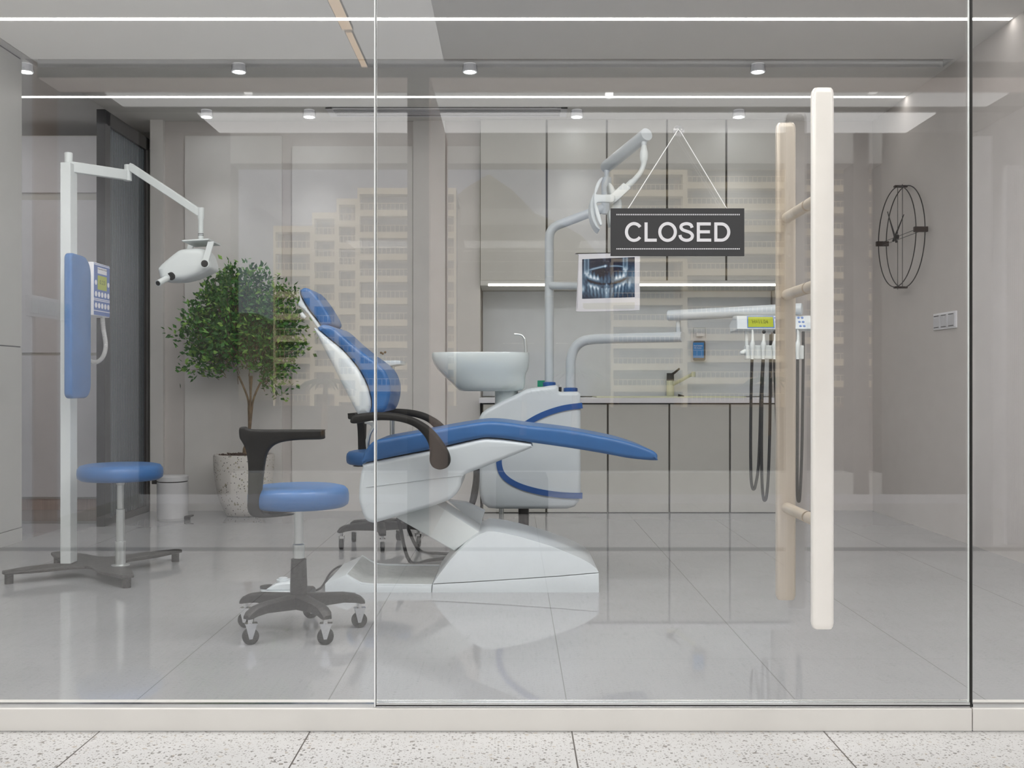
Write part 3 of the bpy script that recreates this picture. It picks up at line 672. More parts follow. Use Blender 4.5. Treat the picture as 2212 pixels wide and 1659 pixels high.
# ================================================================== WALL CLOCK AND SWITCHES ON THE RIGHT WALL
cy, czc, cr_ = 7.34, ZZ(511, 7.32), .362
t = thing('wall_clock', 'large skeleton wall clock of two black wire rings on the right wall', 'clock', (XR-.05, cy, czc))
def ring(x, r): return MB().tube([(x, cy+r*math.cos(a), czc+r*math.sin(a)) for a in [2*PI*i/64 for i in range(64)]], .0038, 8, closed=True)
build(ring(XR-.035, cr_), 'ring', M['black'], t); build(ring(XR-.095, cr_-.005), 'ring', M['black'], t)
M['walnut'] = mat('dark_walnut', (.035, .022, .017), .5, var=.3, scale=40)
for a in (0, 90, 180, 270):
    ca, sa = math.cos(math.radians(a)), math.sin(math.radians(a)); c = Vector((XR-.065, cy+cr_*ca, czc+cr_*sa))
    build(MB().obox(c, (.046, 0, 0), (0, .014*abs(ca)+.016*abs(sa), 0), (0, 0, .018*abs(ca)+.007*abs(sa))), 'hour_block', M['walnut'], t, bevel=.002)
for off in (-.11, .07):
    build(MB().tube([(XR-.065, cy+off*.5+.02, czc-cr_-.01), (XR-.065, cy+off*.5+.02, czc+cr_+.01)], .0022, 6), 'spoke', M['black'], t)
for off in (-.012, .012): build(MB().tube([(XR-.065, cy-cr_, czc+off), (XR-.065, cy+cr_, czc+off)], .0022, 6), 'spoke', M['black'], t)
build(MB().lathe([(.017, -.014), (.017, .014)], (XR-.095, cy, czc), 20, 'x'), 'hub', M['black'], t)
def hand(a, L, tail, w): 
    d = Vector((0, math.cos(a), math.sin(a))); p = Vector((XR-.108, cy, czc)); q = d.cross(Vector((1, 0, 0)))*w
    return MB().add([p-d*tail-q*1.2, p-d*tail+q*1.2, p+q, p+d*L, p-q], [(0, 1, 2, 4), (4, 2, 3)])
for a, L, tl, w in ((math.radians(142), .215, .04, .0), (math.radians(55), .25, .05, .0)):
    dv = Vector((0, math.cos(a), math.sin(a))); p = Vector((XR-.106, cy, czc))
    build(MB().tube([p-dv*tl, p, p+dv*L], [.008, .0075, .003], 8), 'clock_hand', M['black'], t)
t = thing('switch_plate', 'silver triple switch plate on the right wall', 'light switch', (XR, 6.72, 1.46))
y0, y1 = 6.55, 6.90; za, zb = ZZ(710, 6.72)-.002, ZZ(676, 6.72)+.004
M['silver'] = mat('silver_plate', (.88, .88, .90), .35)
M['silver2'] = mat('silver_rocker', (.62, .62, .64), .35)
build(MB().box(XR-.012, XR-.0005, y0, y1, za, zb), 'plate', M['silver'], t, bevel=.002)
for i in range(3):
    a = y0+.012+i*.113
    r = build(MB().box(XR-.017, XR-.0115, a, a+.10, za+.01, zb-.012), 'rocker', M['silver2'], t, bevel=.0015)
    for gz in (za+.014, zb-.020): build(MB().box(XR-.0185, XR-.0165, a+.014, a+.086, gz, gz+.004), 'groove', M['black'], r, ang=0)
    for k in range(4 if i == 2 else 1): build(MB().box(XR-.0185, XR-.0165, a+.044+(k-1.5*(i == 2))*.02, a+.050+(k-1.5*(i == 2))*.02, zb-.033, zb-.028), 'pilot_light', M['signw'], r, ang=0)

# ================================================================== DENTAL CHAIR
DC = 4.95; DY0, DY1 = 4.93, 5.46
chair = thing('dental_chair', 'blue reclining dental chair with white body and black curved armrests', 'dental chair', (XX(1000, 5.2), 5.2, 0))
z4 = lambda pts: prof(pts, DC, 700, 850, 2.949)
z1 = lambda pts: prof(pts, DC, 350, 550, 3.687)
seat = [(345, 296), (500, 268), (670, 238), (830, 208), (1000, 182), (1080, 178), (1180, 186), (1300, 203), (1436, 217), (1597, 238), (1716, 260), (1814, 279), (1924, 304), (2029, 338), (2085, 360), (2112, 377), (2124, 394), (2122, 412), (2113, 426), (1958, 414), (1814, 388), (1646, 359), (1480, 334), (1320, 312), (1150, 288), (1070, 282), (1000, 284), (790, 330), (670, 357), (450, 400), (265, 440), (246, 438), (241, 424), (262, 370), (300, 318)]
build(MB().prism(cat_rom(z4(seat), 4), DY0, DY1, .020, 6), 'seat_cushion', M['blue'], chair, ang=60)
shell = [(262, 446), (450, 408), (670, 364), (790, 337), (1000, 290), (1070, 288), (1150, 294), (1310, 317), (1322, 330), (1318, 347), (1140, 420), (1000, 476), (890, 522), (868, 590), (850, 630), (790, 680), (650, 730), (500, 772), (345, 818), (300, 822), (262, 797), (235, 730), (222, 660), (228, 560), (245, 470)]
build(MB().prism(cat_rom(z4(shell), 4), DY0+.005, DY1-.01, .022, 5), 'seat_body', M['white'], chair, ang=50)
build(MB().tube([Vector((XX(700+a/2.949, 4.93), 4.934, ZZ(850+b/2.949, 4.93))) for a, b in ((270, 597), (600, 556), (888, 521))], .0018, 6), 'body_seam', M['greym'], chair)
build(MB().prism(z4([(425, 800), (560, 760), (700, 718), (985, 905), (820, 1028)]), 5.06, 5.33, .006, 2), 'lift_arm', M['lwhite'], chair, ang=30)
build(MB().prism(z4([(760, 740), (880, 755), (1010, 815), (985, 905), (880, 840)]), 5.32, 5.42, .006, 2), 'lift_cover', M['white'], chair, ang=30)
housing = [(697, 1201), (722, 1165), (760, 1115), (805, 1058), (850, 1010), (895, 968), (940, 930), (990, 898), (1040, 880), (1090, 882), (1150, 892), (1250, 914), (1360, 945), (1460, 976), (1550, 1010), (1630, 1043), (1690, 1075), (1730, 1106), (1747, 1131), (1500, 1152), (1200, 1172), (900, 1190)]
hp = z4(housing); mb = MB().prism(hp, 4.91, 5.47, .0, 3)
# draw the crown of the housing in towards its middle so that the top slopes back
n = len(hp); zb = min(p[1] for p in hp); ztop = max(p[1] for p in hp)
mb.v = [(x, y+(.05 if y < 5 else -.03)*max(0, (z-zb)/(ztop-zb))**1.3, z) for x, y, z in mb.v]
build(mb, 'base_housing', M['white'], chair, ang=30, bevel=.012, seg=3)
build(MB().prism(z4([(690, 1266), (696, 1206), (900, 1196), (1200, 1178), (1500, 1158), (1747, 1137), (1748, 1266)]), 4.91, 5.47, .004, 2), 'base_skirt', M['white'], chair, ang=30)
build(MB().prism(z4([(15, 1266), (15, 1203), (145, 1148), (200, 1182), (240, 1205), (310, 1213), (688, 1218), (688, 1266)]), 4.91, 5.47, .003, 2), 'foot_plate', M['white'], chair, ang=30)
M['mat'] = mat('grey_step_mat', (.36, .38, .37), .5, var=.1, scale=40)
mb = MB(); rail = [(60, 1203), (148, 1143), (205, 1178), (245, 1197), (310, 1204), (690, 1209), (690, 1222), (300, 1218), (200, 1200)]
build(MB().prism(z4(rail), 4.912, 4.935, .003, 2), 'side_rail', M['white'], chair, ang=30)
build(MB().prism(z4(rail), 5.445, 5.468, .003, 2), 'side_rail', M['white'], chair, ang=30)
mp = z4([(150, 1147), (205, 1181), (245, 1203), (310, 1211), (688, 1216), (688, 1219), (300, 1216), (200, 1190)])
build(MB().prism(mp, 4.94, 5.44, 0), 'step_mat', M['mat'], chair, ang=30)
# backrest and headrest
back = [(1238, 590), (1250, 570), (1290, 556), (1370, 582), (1480, 680), (1600, 780), (1700, 852), (1770, 920), (1808, 1000), (1818, 1080), (1802, 1180), (1765, 1250), (1700, 1258), (1655, 1258), (1667, 1200), (1660, 1130), (1630, 1030), (1560, 900), (1440, 760), (1320, 660)]
build(MB().prism(cat_rom(z1(back), 4), 4.95, 5.44, .022, 6, True), 'backrest_cushion', M['blue'], chair, ang=60)
bshell = [(1214, 598), (1236, 594), (1318, 664), (1438, 764), (1556, 904), (1626, 1034), (1656, 1134), (1662, 1204), (1648, 1262), (1610, 1273), (1562, 1275), (1530, 1225), (1470, 1110), (1400, 970), (1290, 755)]
build(MB().prism(cat_rom(z1(bshell), 4), 4.94, 5.45, .03, 5), 'backrest_shell', M['white'], chair, ang=50)
head = [(1072, 300), (1070, 272), (1088, 254), (1115, 250), (1155, 268), (1220, 342), (1290, 452), (1318, 510), (1319, 542), (1300, 556), (1262, 556), (1238, 556), (1200, 500), (1140, 425), (1095, 350)]
build(MB().prism(cat_rom(z1(head), 4), 5.04, 5.36, .016, 6, True), 'headrest_cushion', M['blue'], chair, ang=60)
hs = [(1068, 262), (1056, 285), (1062, 340), (1048, 370), (1052, 395), (1095, 432), (1130, 470), (1215, 590), (1240, 585), (1232, 560), (1195, 508), (1134, 432), (1088, 355), (1064, 300)]
build(MB().prism(cat_rom(z1(hs), 4), 5.05, 5.35, .012, 4), 'headrest_shell', M['white'], chair, ang=50)
kp = [Vector((XX(350+a/3.687, 5.0), 5.03, ZZ(550+b/3.687, 5.0))) for a, b in ((1098, 462), (1112, 485), (1132, 500))]
build(MB().tube([kp[0], kp[1], kp[2]], [.009, .012, .008], 14), 'headrest_knob', M['greym'], chair)
build(MB().prism(z1([(1600, 1330), (1660, 1325), (1690, 1345), (1680, 1375), (1645, 1440), (1632, 1500), (1630, 1540), (1612, 1540), (1608, 1480), (1628, 1420), (1655, 1375), (1640, 1355), (1600, 1350)]), 5.0, 5.05, .003, 2), 'back_bracket', M['satin'], chair, ang=35)
build(MB().prism(z1([(1570, 1270), (1660, 1262), (1670, 1330), (1600, 1335)]), 5.0, 5.38, .004, 2), 'back_hinge', M['white'], chair, ang=35)
DA = 4.80
arm = [(163, 178), (172, 150), (205, 132), (300, 121), (370, 121), (440, 126), (500, 136), (560, 153), (612, 178), (660, 208), (702, 246), (740, 292), (772, 340), (792, 378), (803, 415), (800, 448), (780, 474), (737, 487), (696, 474), (675, 446), (670, 415), (672, 370), (664, 325), (645, 285), (618, 250), (585, 221), (540, 198), (480, 181), (420, 173), (350, 172), (290, 177), (240, 187), (195, 192), (172, 190)]
ap = prof(arm, DA, 700, 850, 2.949)
for y in (DA, DA+.69):
    a = build(MB().prism(cat_rom(ap, 3), y, y+.065, .016, 5), 'armrest', M['arm'], chair, ang=60)
    cc = (XX(700+737/2.949, DA), y-.001, ZZ(850+425/2.949, DA))
    build(MB().lathe([(.040, 0), (.040, .0015)], (cc[0], cc[1]+.0004, cc[2]), 32, 'y'), 'pivot_disc', M['arm'], a)
    yy = y+.065 if y < 5 else y-.035
    build(MB().lathe([(.03, 0), (.03, .07 if y < 5 else .04)], (cc[0], yy, cc[2]), 24, 'y'), 'arm_axle', M['arm'], a)
# instrument tray on its post at the far side of the chair
dT = 5.62
build(MB().prism(prof([(1712, 848), (1890, 846), (1920, 850), (1920, 877), (1890, 880), (1810, 895), (1770, 912), (1735, 900)], dT, 350, 550, 3.687), dT-.12, dT+.14, .004, 2), 'instrument_tray', M['white'], chair, ang=35)
build(MB().tube([P(847.5, 790, dT), P(847.5, 985, dT)], .0135, 16), 'tray_post', M['satin'], chair)
build(MB().tube([P(847.5, 980, dT), P(847.5, 980, dT)+Vector((0, -.2, 0))], .012, 12), 'tray_bracket', M['satin'], chair)
for i, (x, yt, lean, knob) in enumerate(((818, 758, -3, 0), (824, 760, -1, 1), (827, 762, 0, 1), (831, 759, 1, 1))):
    o = thing('dental_probe', 'thin steel dental tool standing on the tray, '+('with hooked tip', 'first one with round tip', 'middle one with round tip', 'rightmost with round tip')[i], 'dental tool', P(x, 779, dT-.05), group='tools on the small tray')
    p = P(x, 779.5, dT-.05)
    build(MB().tube([p, P(x-.5, 770, dT-.05), P(x+lean, yt+4, dT-.05)], .0016, 6), 'shaft', M['satin'], o)
    if knob: build(MB().ball(P(x+lean, yt+2, dT-.05), .0065), 'mirror_tip', M['bark'], o)
    else: build(MB().tube([P(x-3, 762, dT-.05), P(x-5, 759, dT-.05), P(x-8, 757, dT-.05)], .0012, 6), 'hook_tip', M['satin'], o)

# ================================================================== DENTAL UNIT (column, basin, arms)
DU2 = 5.85
unit = thing('dental_unit', 'white dental unit with blue stripe, spittoon basin and swivelling grey arms', 'dental unit', (XX(1150, 5.95), 5.98, 0))
body = [(1034, 905), (1040, 893), (1052, 884), (1068, 875), (1092, 863), (1117, 851), (1136, 841), (1150, 838), (1171, 836), (1190, 833), (1201, 832), (1207, 837), (1207, 845), (1212, 847), (1225, 846), (1248, 846), (1254, 850), (1255, 880), (1255, 960), (1255, 1060), (1252, 1082), (1242, 1095), (1225, 1100), (1150, 1100), (1075, 1100), (1055, 1098), (1042, 1088), (1036, 1070), (1034, 1040), (1034, 960)]
build(MB().prism(prof(body, DU2), DU2, 6.22, .025, 5), 'unit_body', M['white'], unit, ang=50)
sp_ = cat_rom([(1258, 876), (1215, 882), (1170, 897), (1133, 918), (1098, 945), (1080, 978), (1079, 1008), (1090, 1030), (1118, 1048), (1160, 1061), (1210, 1069), (1258, 1071)], 4, False)
mb = MB(); vs = []; w = 6.2
for i, p in enumerate(sp_):
    a = Vector(sp_[max(0, i-1)]); b = Vector(sp_[min(len(sp_)-1, i+1)]); tt = (b-a).normalized(); nn = Vector((-tt.y, tt.x))*w
    for q, dy in ((Vector(p)+nn, 0), (Vector(p)-nn, 0), (Vector(p)-nn, .03), (Vector(p)+nn, .03)):
        vs.append((XX(q.x, DU2), DU2-.007+dy, ZZ(q.y, DU2)))
fs = [(i*4+j, i*4+(j+1) % 4, (i+1)*4+(j+1) % 4, (i+1)*4+j) for i in range(len(sp_)-1) for j in range(4)] + [(0, 1, 2, 3), tuple(len(vs)-4+j for j in (3, 2, 1, 0))]
build(mb.add(vs, fs), 'stripe', M['bluep'], unit, ang=35)
# pedestal
build(MB().tube([(XX(1131, 6.0), 6.0, .0), (XX(1131, 6.0), 6.0, ZZ(1098, 6.0))], .031, 20), 'pedestal', M['black'], unit)
build(MB().tube([(XX(1083, 5.95), 5.95, .0), (XX(1083, 5.95), 5.95, ZZ(1098, 5.95))], .014, 14), 'drain_pipe', M['satin'], unit)
build(MB().box(XX(1090, 6.0), XX(1180, 6.0), 5.9, 6.15, 0, .02), 'floor_plate', M['dark'], unit, bevel=.004)
# basin as a loft of ovals
DB = 5.95; mb = MB(); lay = [(762, 934, 1142, .17), (764, 932.5, 1143, .172), (775, 933, 1143.5, .172), (785, 937, 1143, .168), (798, 945, 1141, .158), (806, 953, 1137, .15), (815, 962, 1135, .142), (828, 976, 1134.5, .13), (838, 986, 1133, .118), (843, 992, 1128, .105), (845, 1000, 1118, .09)]
n = 40; vs = []
for y, a, b, ry in lay:
    for j in range(n):
        an = 2*PI*j/n; cx = (a+b)/2; rx = (b-a)/2
        ex = abs(math.cos(an))**.8*math.copysign(1, math.cos(an)); ey = abs(math.sin(an))**.8*math.copysign(1, math.sin(an))
        vs.append((XX(cx+rx*ex, DB), DB+ry*ey, ZZ(y, DB)))
for y, s in ((762, .94), (772, .92), (800, .8), (822, .5)):
    for j in range(n):
        an = 2*PI*j/n; vs.append((XX(1038+104*s*math.cos(an), DB), DB+.17*s*math.sin(an), ZZ(y, DB)))
L = len(lay); order = list(range(L-1, -1, -1))+list(range(L, L+4)); fs = []
for i in range(len(order)-1):
    a, b = order[i]*n, order[i+1]*n
    for j in range(n): fs.append((a+j, a+(j+1) % n, b+(j+1) % n, b+j))
fs += [tuple((L-1)*n+j for j in range(n)), tuple((L+3)*n+j for j in range(n))]
M['porc'] = mat('frosted_basin', (.68, .75, .745), .12, var=.03, coat=.5)
build(mb.add(vs, fs), 'basin', M['porc'], unit, ang=50)
build(MB().tube([P(1094, 843, 5.97), P(1094, 880, 5.97)], .068, 28), 'basin_support', M['porc'], unit)
build(MB().tube(cat_rom([P(1136, 763, 5.9), P(1135, 742, 5.9), P(1132, 730, 5.9), P(1124, 723, 5.9), P(1111, 722, 5.9)], 4, False), [.009]*9+[.006]*8, 10), 'basin_faucet', M['satin'], unit)
# lamp pole
DP = 6.02
build(MB().lathe([(.034, -.01), (.038, 0), (.038, .018), (.030, .022)], P(1186.5, 833, DP), 28), 'pole_collar', M['bluep'], unit)
pole = cat_rom([P(1186.5, 832, DP), P(1186.5, 700, DP), P(1186.5, 560, DP), P(1186.5, 518, DP), P(1190, 500, DP), P(1202, 488, DP), P(1230, 477, DP-.02), P(1275, 460, DP-.04), P(1312, 447, DP-.06)], 4, False)
lp = build(MB().tube(pole, .0265, 24), 'lamp_pole', M['greym'], unit)
for y in (599, 641): build(MB().lathe([(.0272, 0), (.0272, .003)], P(1186.5, y, DP), 24), 'pole_ring', M['satin'], lp)
DLm = 5.96
build(MB().tube([P(1310, 462, DLm), P(1310, 384, DLm)], [.028, .030], 20), 'lamp_column', M['greym'], unit)
build(MB().tube([P(1311, 386, DLm), P(1311, 366, DLm)], .015, 16), 'lamp_neck', M['greym'], unit)
# upper spring tube comes towards the viewer
a = P(1310, 360, 5.98); b = P(1397, 290, 5.60)
dv = (b-a).normalized()
build(MB().tube([a-dv*.035, a-dv*.030, a-dv*.015, a, b], [.006, .020, .032, .036, .0355], 26), 'lamp_boom', M['greym'], unit)
bb = 5.62
build(MB().tube([P(1391, 300, bb), P(1391, 314, bb)], .0145, 16), 'boom_joint', M['greym'], unit)
build(MB().tube(cat_rom([P(1391, 314, bb), P(1391, 324, bb), P(1391, 338, bb), P(1391, 348, bb), P(1390, 357, bb), P(1384, 372, bb), P(1372, 387, bb), P(1362, 397, bb)], 3, False), [.013, .014, .016, .018, .0215, .0225, .0225, .022, .021, .018, .016, .015, .0145, .014, .014, .014, .014, .0145, .015, .0155, .017, .0175], 18), 'lamp_elbow', M['lwhite'], unit)
build(MB().tube([P(1366, 392, bb), P(1352, 406, bb)], .017, 18), 'elbow_sleeve', M['lwhite'], unit)
build(MB().prism(prof([(1346, 396), (1358, 403), (1362, 408), (1331, 437), (1322, 440), (1314, 434), (1314, 426), (1320, 420)], bb), bb-.022, bb+.022, .006, 3), 'lamp_yoke', M['lwhite'], unit, ang=40)
lh = build(MB().prism(cat_rom(prof([(1299, 385), (1301, 388), (1296, 398), (1290, 415), (1289, 422), (1322, 422), (1328, 430), (1322, 439), (1290, 439), (1291, 450), (1296, 468), (1300, 484), (1299, 488), (1295, 487), (1287, 468), (1283, 446), (1282, 424), (1286, 403), (1292, 391)], bb), 3), bb-.03, bb+.0, .006, 3), 'lamp_handle', M['lwhite'], unit, ang=50)
build(MB().prism(cat_rom(prof([(1292, 402), (1285, 412), (1279, 425), (1275.5, 442), (1278, 468), (1286, 487), (1294, 495), (1296, 493), (1290, 480), (1285, 465), (1283, 445), (1285, 425), (1291, 408)], bb), 3), bb+.002, bb+.17, .004, 3), 'lamp_reflector', M['lwhite'], unit, ang=50)
build(MB().prism(cat_rom(prof([(1315, 395), (1320, 392), (1328, 402), (1336, 418), (1344, 430), (1345, 448), (1342, 462), (1334, 474), (1322, 484), (1318, 478), (1316, 455), (1322, 440), (1318, 415)], bb), 3), bb+.03, bb+.15, .012, 3), 'lamp_housing', M['lwhite'], unit, ang=50)
# monitor
DM = 5.80
build(MB().tube([P(1190, 617, 6.0), P(1262, 618, DM+.04)], .021, 18), 'monitor_arm', M['greym'], unit)
def tilt(x, y, dy=0):   # front plane of the screen, left side slightly farther
    k = (x-1315)/67; d = DM-.02-.02*k; p = P(x, y, d); return Vector((p.x, p.y+dy, p.z))
mon = MB(); ol = cat_rom([(1250, 551), (1252, 549), (1379, 547), (1382, 549), (1382, 600), (1382, 664), (1378, 669), (1370, 670.5), (1255, 673), (1249, 670), (1248, 665), (1249, 600)], 3)
nn = len(ol); vs = [tilt(x, y) for x, y in ol]+[tilt(x, y, .028) for x, y in ol]
mon.add(vs, [tuple(range(nn)), tuple(range(2*nn-1, nn-1, -1))]+[(i, (i+1) % nn, nn+(i+1) % nn, nn+i) for i in range(nn)])
M['monit'] = mat('monitor_shell', (.66, .655, .68), .35)
mo = build(mon, 'monitor', M['monit'], unit, ang=40, bevel=.003)
build(MB().add([tilt(1259, 655, -.001), tilt(1371, 653, -.001), tilt(1371, 665, -.001), tilt(1368, 667, -.001), tilt(1264, 668, -.001), tilt(1259, 664, -.001)] + [tilt(1259, 655, .002), tilt(1371, 653, .002), tilt(1371, 665, .002), tilt(1368, 667, .002), tilt(1264, 668, .002), tilt(1259, 664, .002)], [(0, 1, 2, 3, 4, 5), (11, 10, 9, 8, 7, 6)]+[(i, (i+1) % 6, 6+(i+1) % 6, 6+i) for i in range(6)]), 'handle_slot', M['greyp'], mo, ang=0)
def xray(u, v):   # u -1..1, v 0(bottom)..1(top): radiograph of two rows of teeth
    g = lambda x, s: math.exp(-(x/s)**2)
    sm = lambda a, b, x: max(0, min(1, (x-a)/(b-a)))
    w = abs(u+.05); c = .015+.10*g(v-.22, .22)*(1-.4*w)
    up = .43+.20*w*w; lo = .27+.22*w*w+.05*max(0, u)
    side = sm(.24, .36, w)*(1-sm(.70, .76, w)); mid = (1-sm(.24, .34, w))
    ph = (w*7.2) % 1; tooth = max(0, 1-abs(ph-.5)*2.05)**.55
    d1 = v-up+.012*math.cos(2*PI*ph); d2 = lo-v+.012*math.cos(2*PI*ph)
    c += side*(.95*g(d1-.03, .055)*(.30+.70*tooth)+.45*tooth*sm(.22, .05, d1)*(d1 > 0) if True else 0)
    c += side*(.90*g(d2-.025, .045)*(.30+.70*tooth))
    root = max(0, 1-abs(((w*7.2+d2*1.2) % 1)-.5)*2.3)
    c += (side*.55+mid*.42)*root*(d2 > .02)*sm(.34, .08, d2)
    c += mid*.22*tooth*g(v-.47, .12)
    c += .50*g(u+.07, .022)*(.05 < v < .40)*(.6+.4*math.sin(60*v))+.25*g(u+.07, .08)*(v < .35)
    for cx, cy2, s2 in ((-.83, .62, 1), (.64, .69, 1)):
        c += 1.0*g(u-cx, .07)*g(v-cy2, .07)*(.8+.2*math.sin(40*u)*math.sin(50*v))
        c += .42*g(u-cx+.07, .022)*(v > cy2)+.42*g(u-cx-.07, .022)*(v > cy2)+.16*g(u-cx, .09)*(v > cy2)
    c += .70*g(v-(.72+.09*sm(-.75, -.1, u)), .022)*sm(-.80, -.60, u)*(1-sm(-.10, -.02, u))+.9*g(u+.12, .03)*g(v-.80, .03)
    c += .50*g(v-(.80-.22*(u-.2)**2), .018)*sm(.0, .15, u)*(1-sm(.5, .6, u))
    c += .65*g(u+.97, .06)*g(v-.25, .08)+.80*g(u-.80-.15*(v-.33), .05)*g(v-.33, .09)
    c += .34*sm(.62, .95, u)*g(v-.45, .28)+.20*sm(-.75, -1, u)*g(v-.5, .25)
    c -= .35*g(math.hypot(u+.35, (v-.60)*2.2), .22)*.5+.2*g(v-(up+lo)/2, .022)*(side+mid)
    c += .05*math.sin(37*u+11*v)*math.sin(43*v+5*u)*g(v-.3, .4)
    return max(0, min(1.15, c))
NX, NY = 200, 150; vs = []; cols = []
for j in range(NY+1):
    for i in range(NX+1):
        u, v = i/NX, j/NY; xl = 1257.5+113.5*u; yl = (645.5-3.5*u)*(1-v)+(560-4.5*u)*v
        vs.append(tilt(xl, yl, -.0012)); c = xray(2*u-1, v); cols.append((c**1.5*.62, c**1.15*.72, c**.95*.80+.012, 1))
sm = MB().add(vs, [(j*(NX+1)+i, j*(NX+1)+i+1, (j+1)*(NX+1)+i+1, (j+1)*(NX+1)+i) for j in range(NY) for i in range(NX)])
sc_ = build(sm, 'screen', None, mo, ang=0, recalc=False)
ca = sc_.data.color_attributes.new('radiograph', 'FLOAT_COLOR', 'POINT'); ca.data.foreach_set('color', [q for c in cols for q in c])
m, nt, b = new_mat('screen_image'); at = nt.nodes.new('ShaderNodeAttribute'); at.attribute_name = 'radiograph'
b.inputs['Base Color'].default_value = (.01, .01, .012, 1); b.inputs['Roughness'].default_value = .2
nt.links.new(at.outputs['Color'], b.inputs['Emission Color']); b.inputs['Emission Strength'].default_value = .85
sc_.data.materials.append(m)
# delivery arm
DD = 5.95
build(MB().lathe([(.036, -.01), (.041, 0), (.041, .017), (.032, .021)], P(1232.5, 845, DD), 28), 'pole_collar', M['bluep'], unit)
arm_p = cat_rom([P(1232.5, 845, DD), P(1232.5, 800, DD), P(1233, 778, DD), P(1240, 755, DD), P(1256, 739, DD-.02), P(1280, 733, DD-.05), P(1340, 731, DD-.15), P(1475, 728, DD-.38)], 5, False)
build(MB().tube(arm_p, .0285, 26), 'lower_arm', M['greym'], unit)
e = P(1465, 722, DD-.36)
build(MB().tube([e, e+Vector((0, 0, .075))], [.0135, .0135], 16), 'arm_joint', M['greym'], unit)
a = P(1443, 682, 5.60); b = P(1733, 667, 5.30)
dv = (b-a).normalized()
build(MB().tube([a, a+dv*.004, b-dv*.004, b], [.026, .0295, .0295, .026], 26), 'upper_arm', M['greym'], unit)
# instrument panel
DI = 5.28
x0p, x1p = 1588, 1790
mb = MB(); prp = [(-.03, ZZ(715, DI)), (-.045, ZZ(711, DI)), (.03, ZZ(681, DI)), (.12, ZZ(681, DI)+.005), (.15, ZZ(700, DI)), (.12, ZZ(716, DI))]
vs = [(XX(x0p, DI)+(.016 if k in (2, 3) else 0), DI+q[0], q[1]) for k, q in enumerate(prp)]+[(XX(x1p, DI), DI+q[0], q[1]) for q in prp]
k6 = len(prp); mb.add(vs, [tuple(range(k6)), tuple(range(2*k6-1, k6-1, -1))]+[(i, (i+1) % k6, k6+(i+1) % k6, k6+i) for i in range(k6)])
pn = build(mb, 'control_panel', M['white'], unit, ang=30, bevel=.004)
pA = Vector((0, DI-.045, ZZ(711, DI))); pB = Vector((0, DI+.03, ZZ(681, DI))); pnrm = Vector((0, -(pB.z-pA.z), pB.y-pA.y)).normalized()
def onp(x, t, o=.001): p = pA.lerp(pB, t); return Vector((XX(x, DI), p.y, p.z))+pnrm*o
def slab_on(pts, name, m, par, o=.002):
    n = len(pts); vs = [onp(x, t, o) for x, t in pts]+[onp(x, t, -.002) for x, t in pts]
    return build(MB().add(vs, [tuple(range(n)), tuple(range(2*n-1, n-1, -1))]+[(i, (i+1) % n, n+(i+1) % n, n+i) for i in range(n)]), name, m, par, ang=0)
slab_on([(1610.5, .04), (1669, .04), (1674, .95), (1616, .95)], 'lcd_frame', M['btnb'], pn, .0015)
slab_on([(1612.5, .10), (1667, .10), (1671.5, .88), (1618, .88)], 'lcd', M['stripe'], pn, .0025)
text_mesh('H=11.04', 'lettering', M['lcdtxt'], pn, 0, 0, 0, 0, 0, .0005, rot=lambda u, w: tuple(onp(1624+34*u, .36+.28*w, .0032)))
for bx in (1675, 1725, 1733):
    for tt_ in (.18, .5, .82):
        nb = 14; build(MB().tube([onp(bx+tt_*2, tt_, -.001), onp(bx+tt_*2, tt_, .003)], .0065, nb), 'button', M['btnb'], pn)
build(MB().tube([(XX(1668, 5.4), 5.40, ZZ(672, 5.4)), (XX(1668, 5.4), 5.40, ZZ(690, 5.4))], .02, 14), 'panel_mount', M['greym'], unit)
# instrument rest and hoses
DH = 5.22
build(MB().box(XX(1612, DH), XX(1737, DH), DH, DH+.05, ZZ(776, DH), ZZ(746, DH)), 'instrument_rest', M['lwhite'], unit, bevel=.004)
for x in (1618, 1732): build(MB().box(XX(x-3, DH), XX(x+3, DH), DH+.05, DH+.07, ZZ(776, DH), ZZ(705, DH)), 'rest_bracket', M['lwhite'], unit, ang=0)
build(MB().tube([P(1613, 757, DH+.025), P(1604, 762, DH+.02), P(1599, 763, DH+.015)], [.012, .012, .006], 14), 'rest_knob', M['lwhite'], unit)
for i, x in enumerate((1625, 1649, 1673, 1698, 1723)):
    o = thing('dental_handpiece', 'white dental handpiece in the instrument rest, '+('leftmost, with pale tip', 'second from left, black round tip', 'third from left, black round tip', 'fourth, hidden behind the handle bar', 'rightmost, between the handle bars')[i], 'dental tool', P(x, 760, DH-.012), group='handpieces in the rest')
    dh = DH-.013
    build(MB().tube([P(x, 776, dh), P(x, 762, dh), P(x, 757, dh), P(x, 746, dh), P(x+.5, 742, dh), P(x+1, 735, dh), P(x+1, 716, dh)], [.0075, .0075, .009, .014, .0125, .007, .0045], 16), 'body', M['lwhite'], o)
    if i in (1, 2): build(MB().ball(P(x+1, 717, dh-.003), .0095), 'tip', M['rubber'], o)
    else: build(MB().tube([P(x+1, 718, dh), P(x, 712, dh)], [.006, .003], 10), 'tip', M['lwhite'], o)
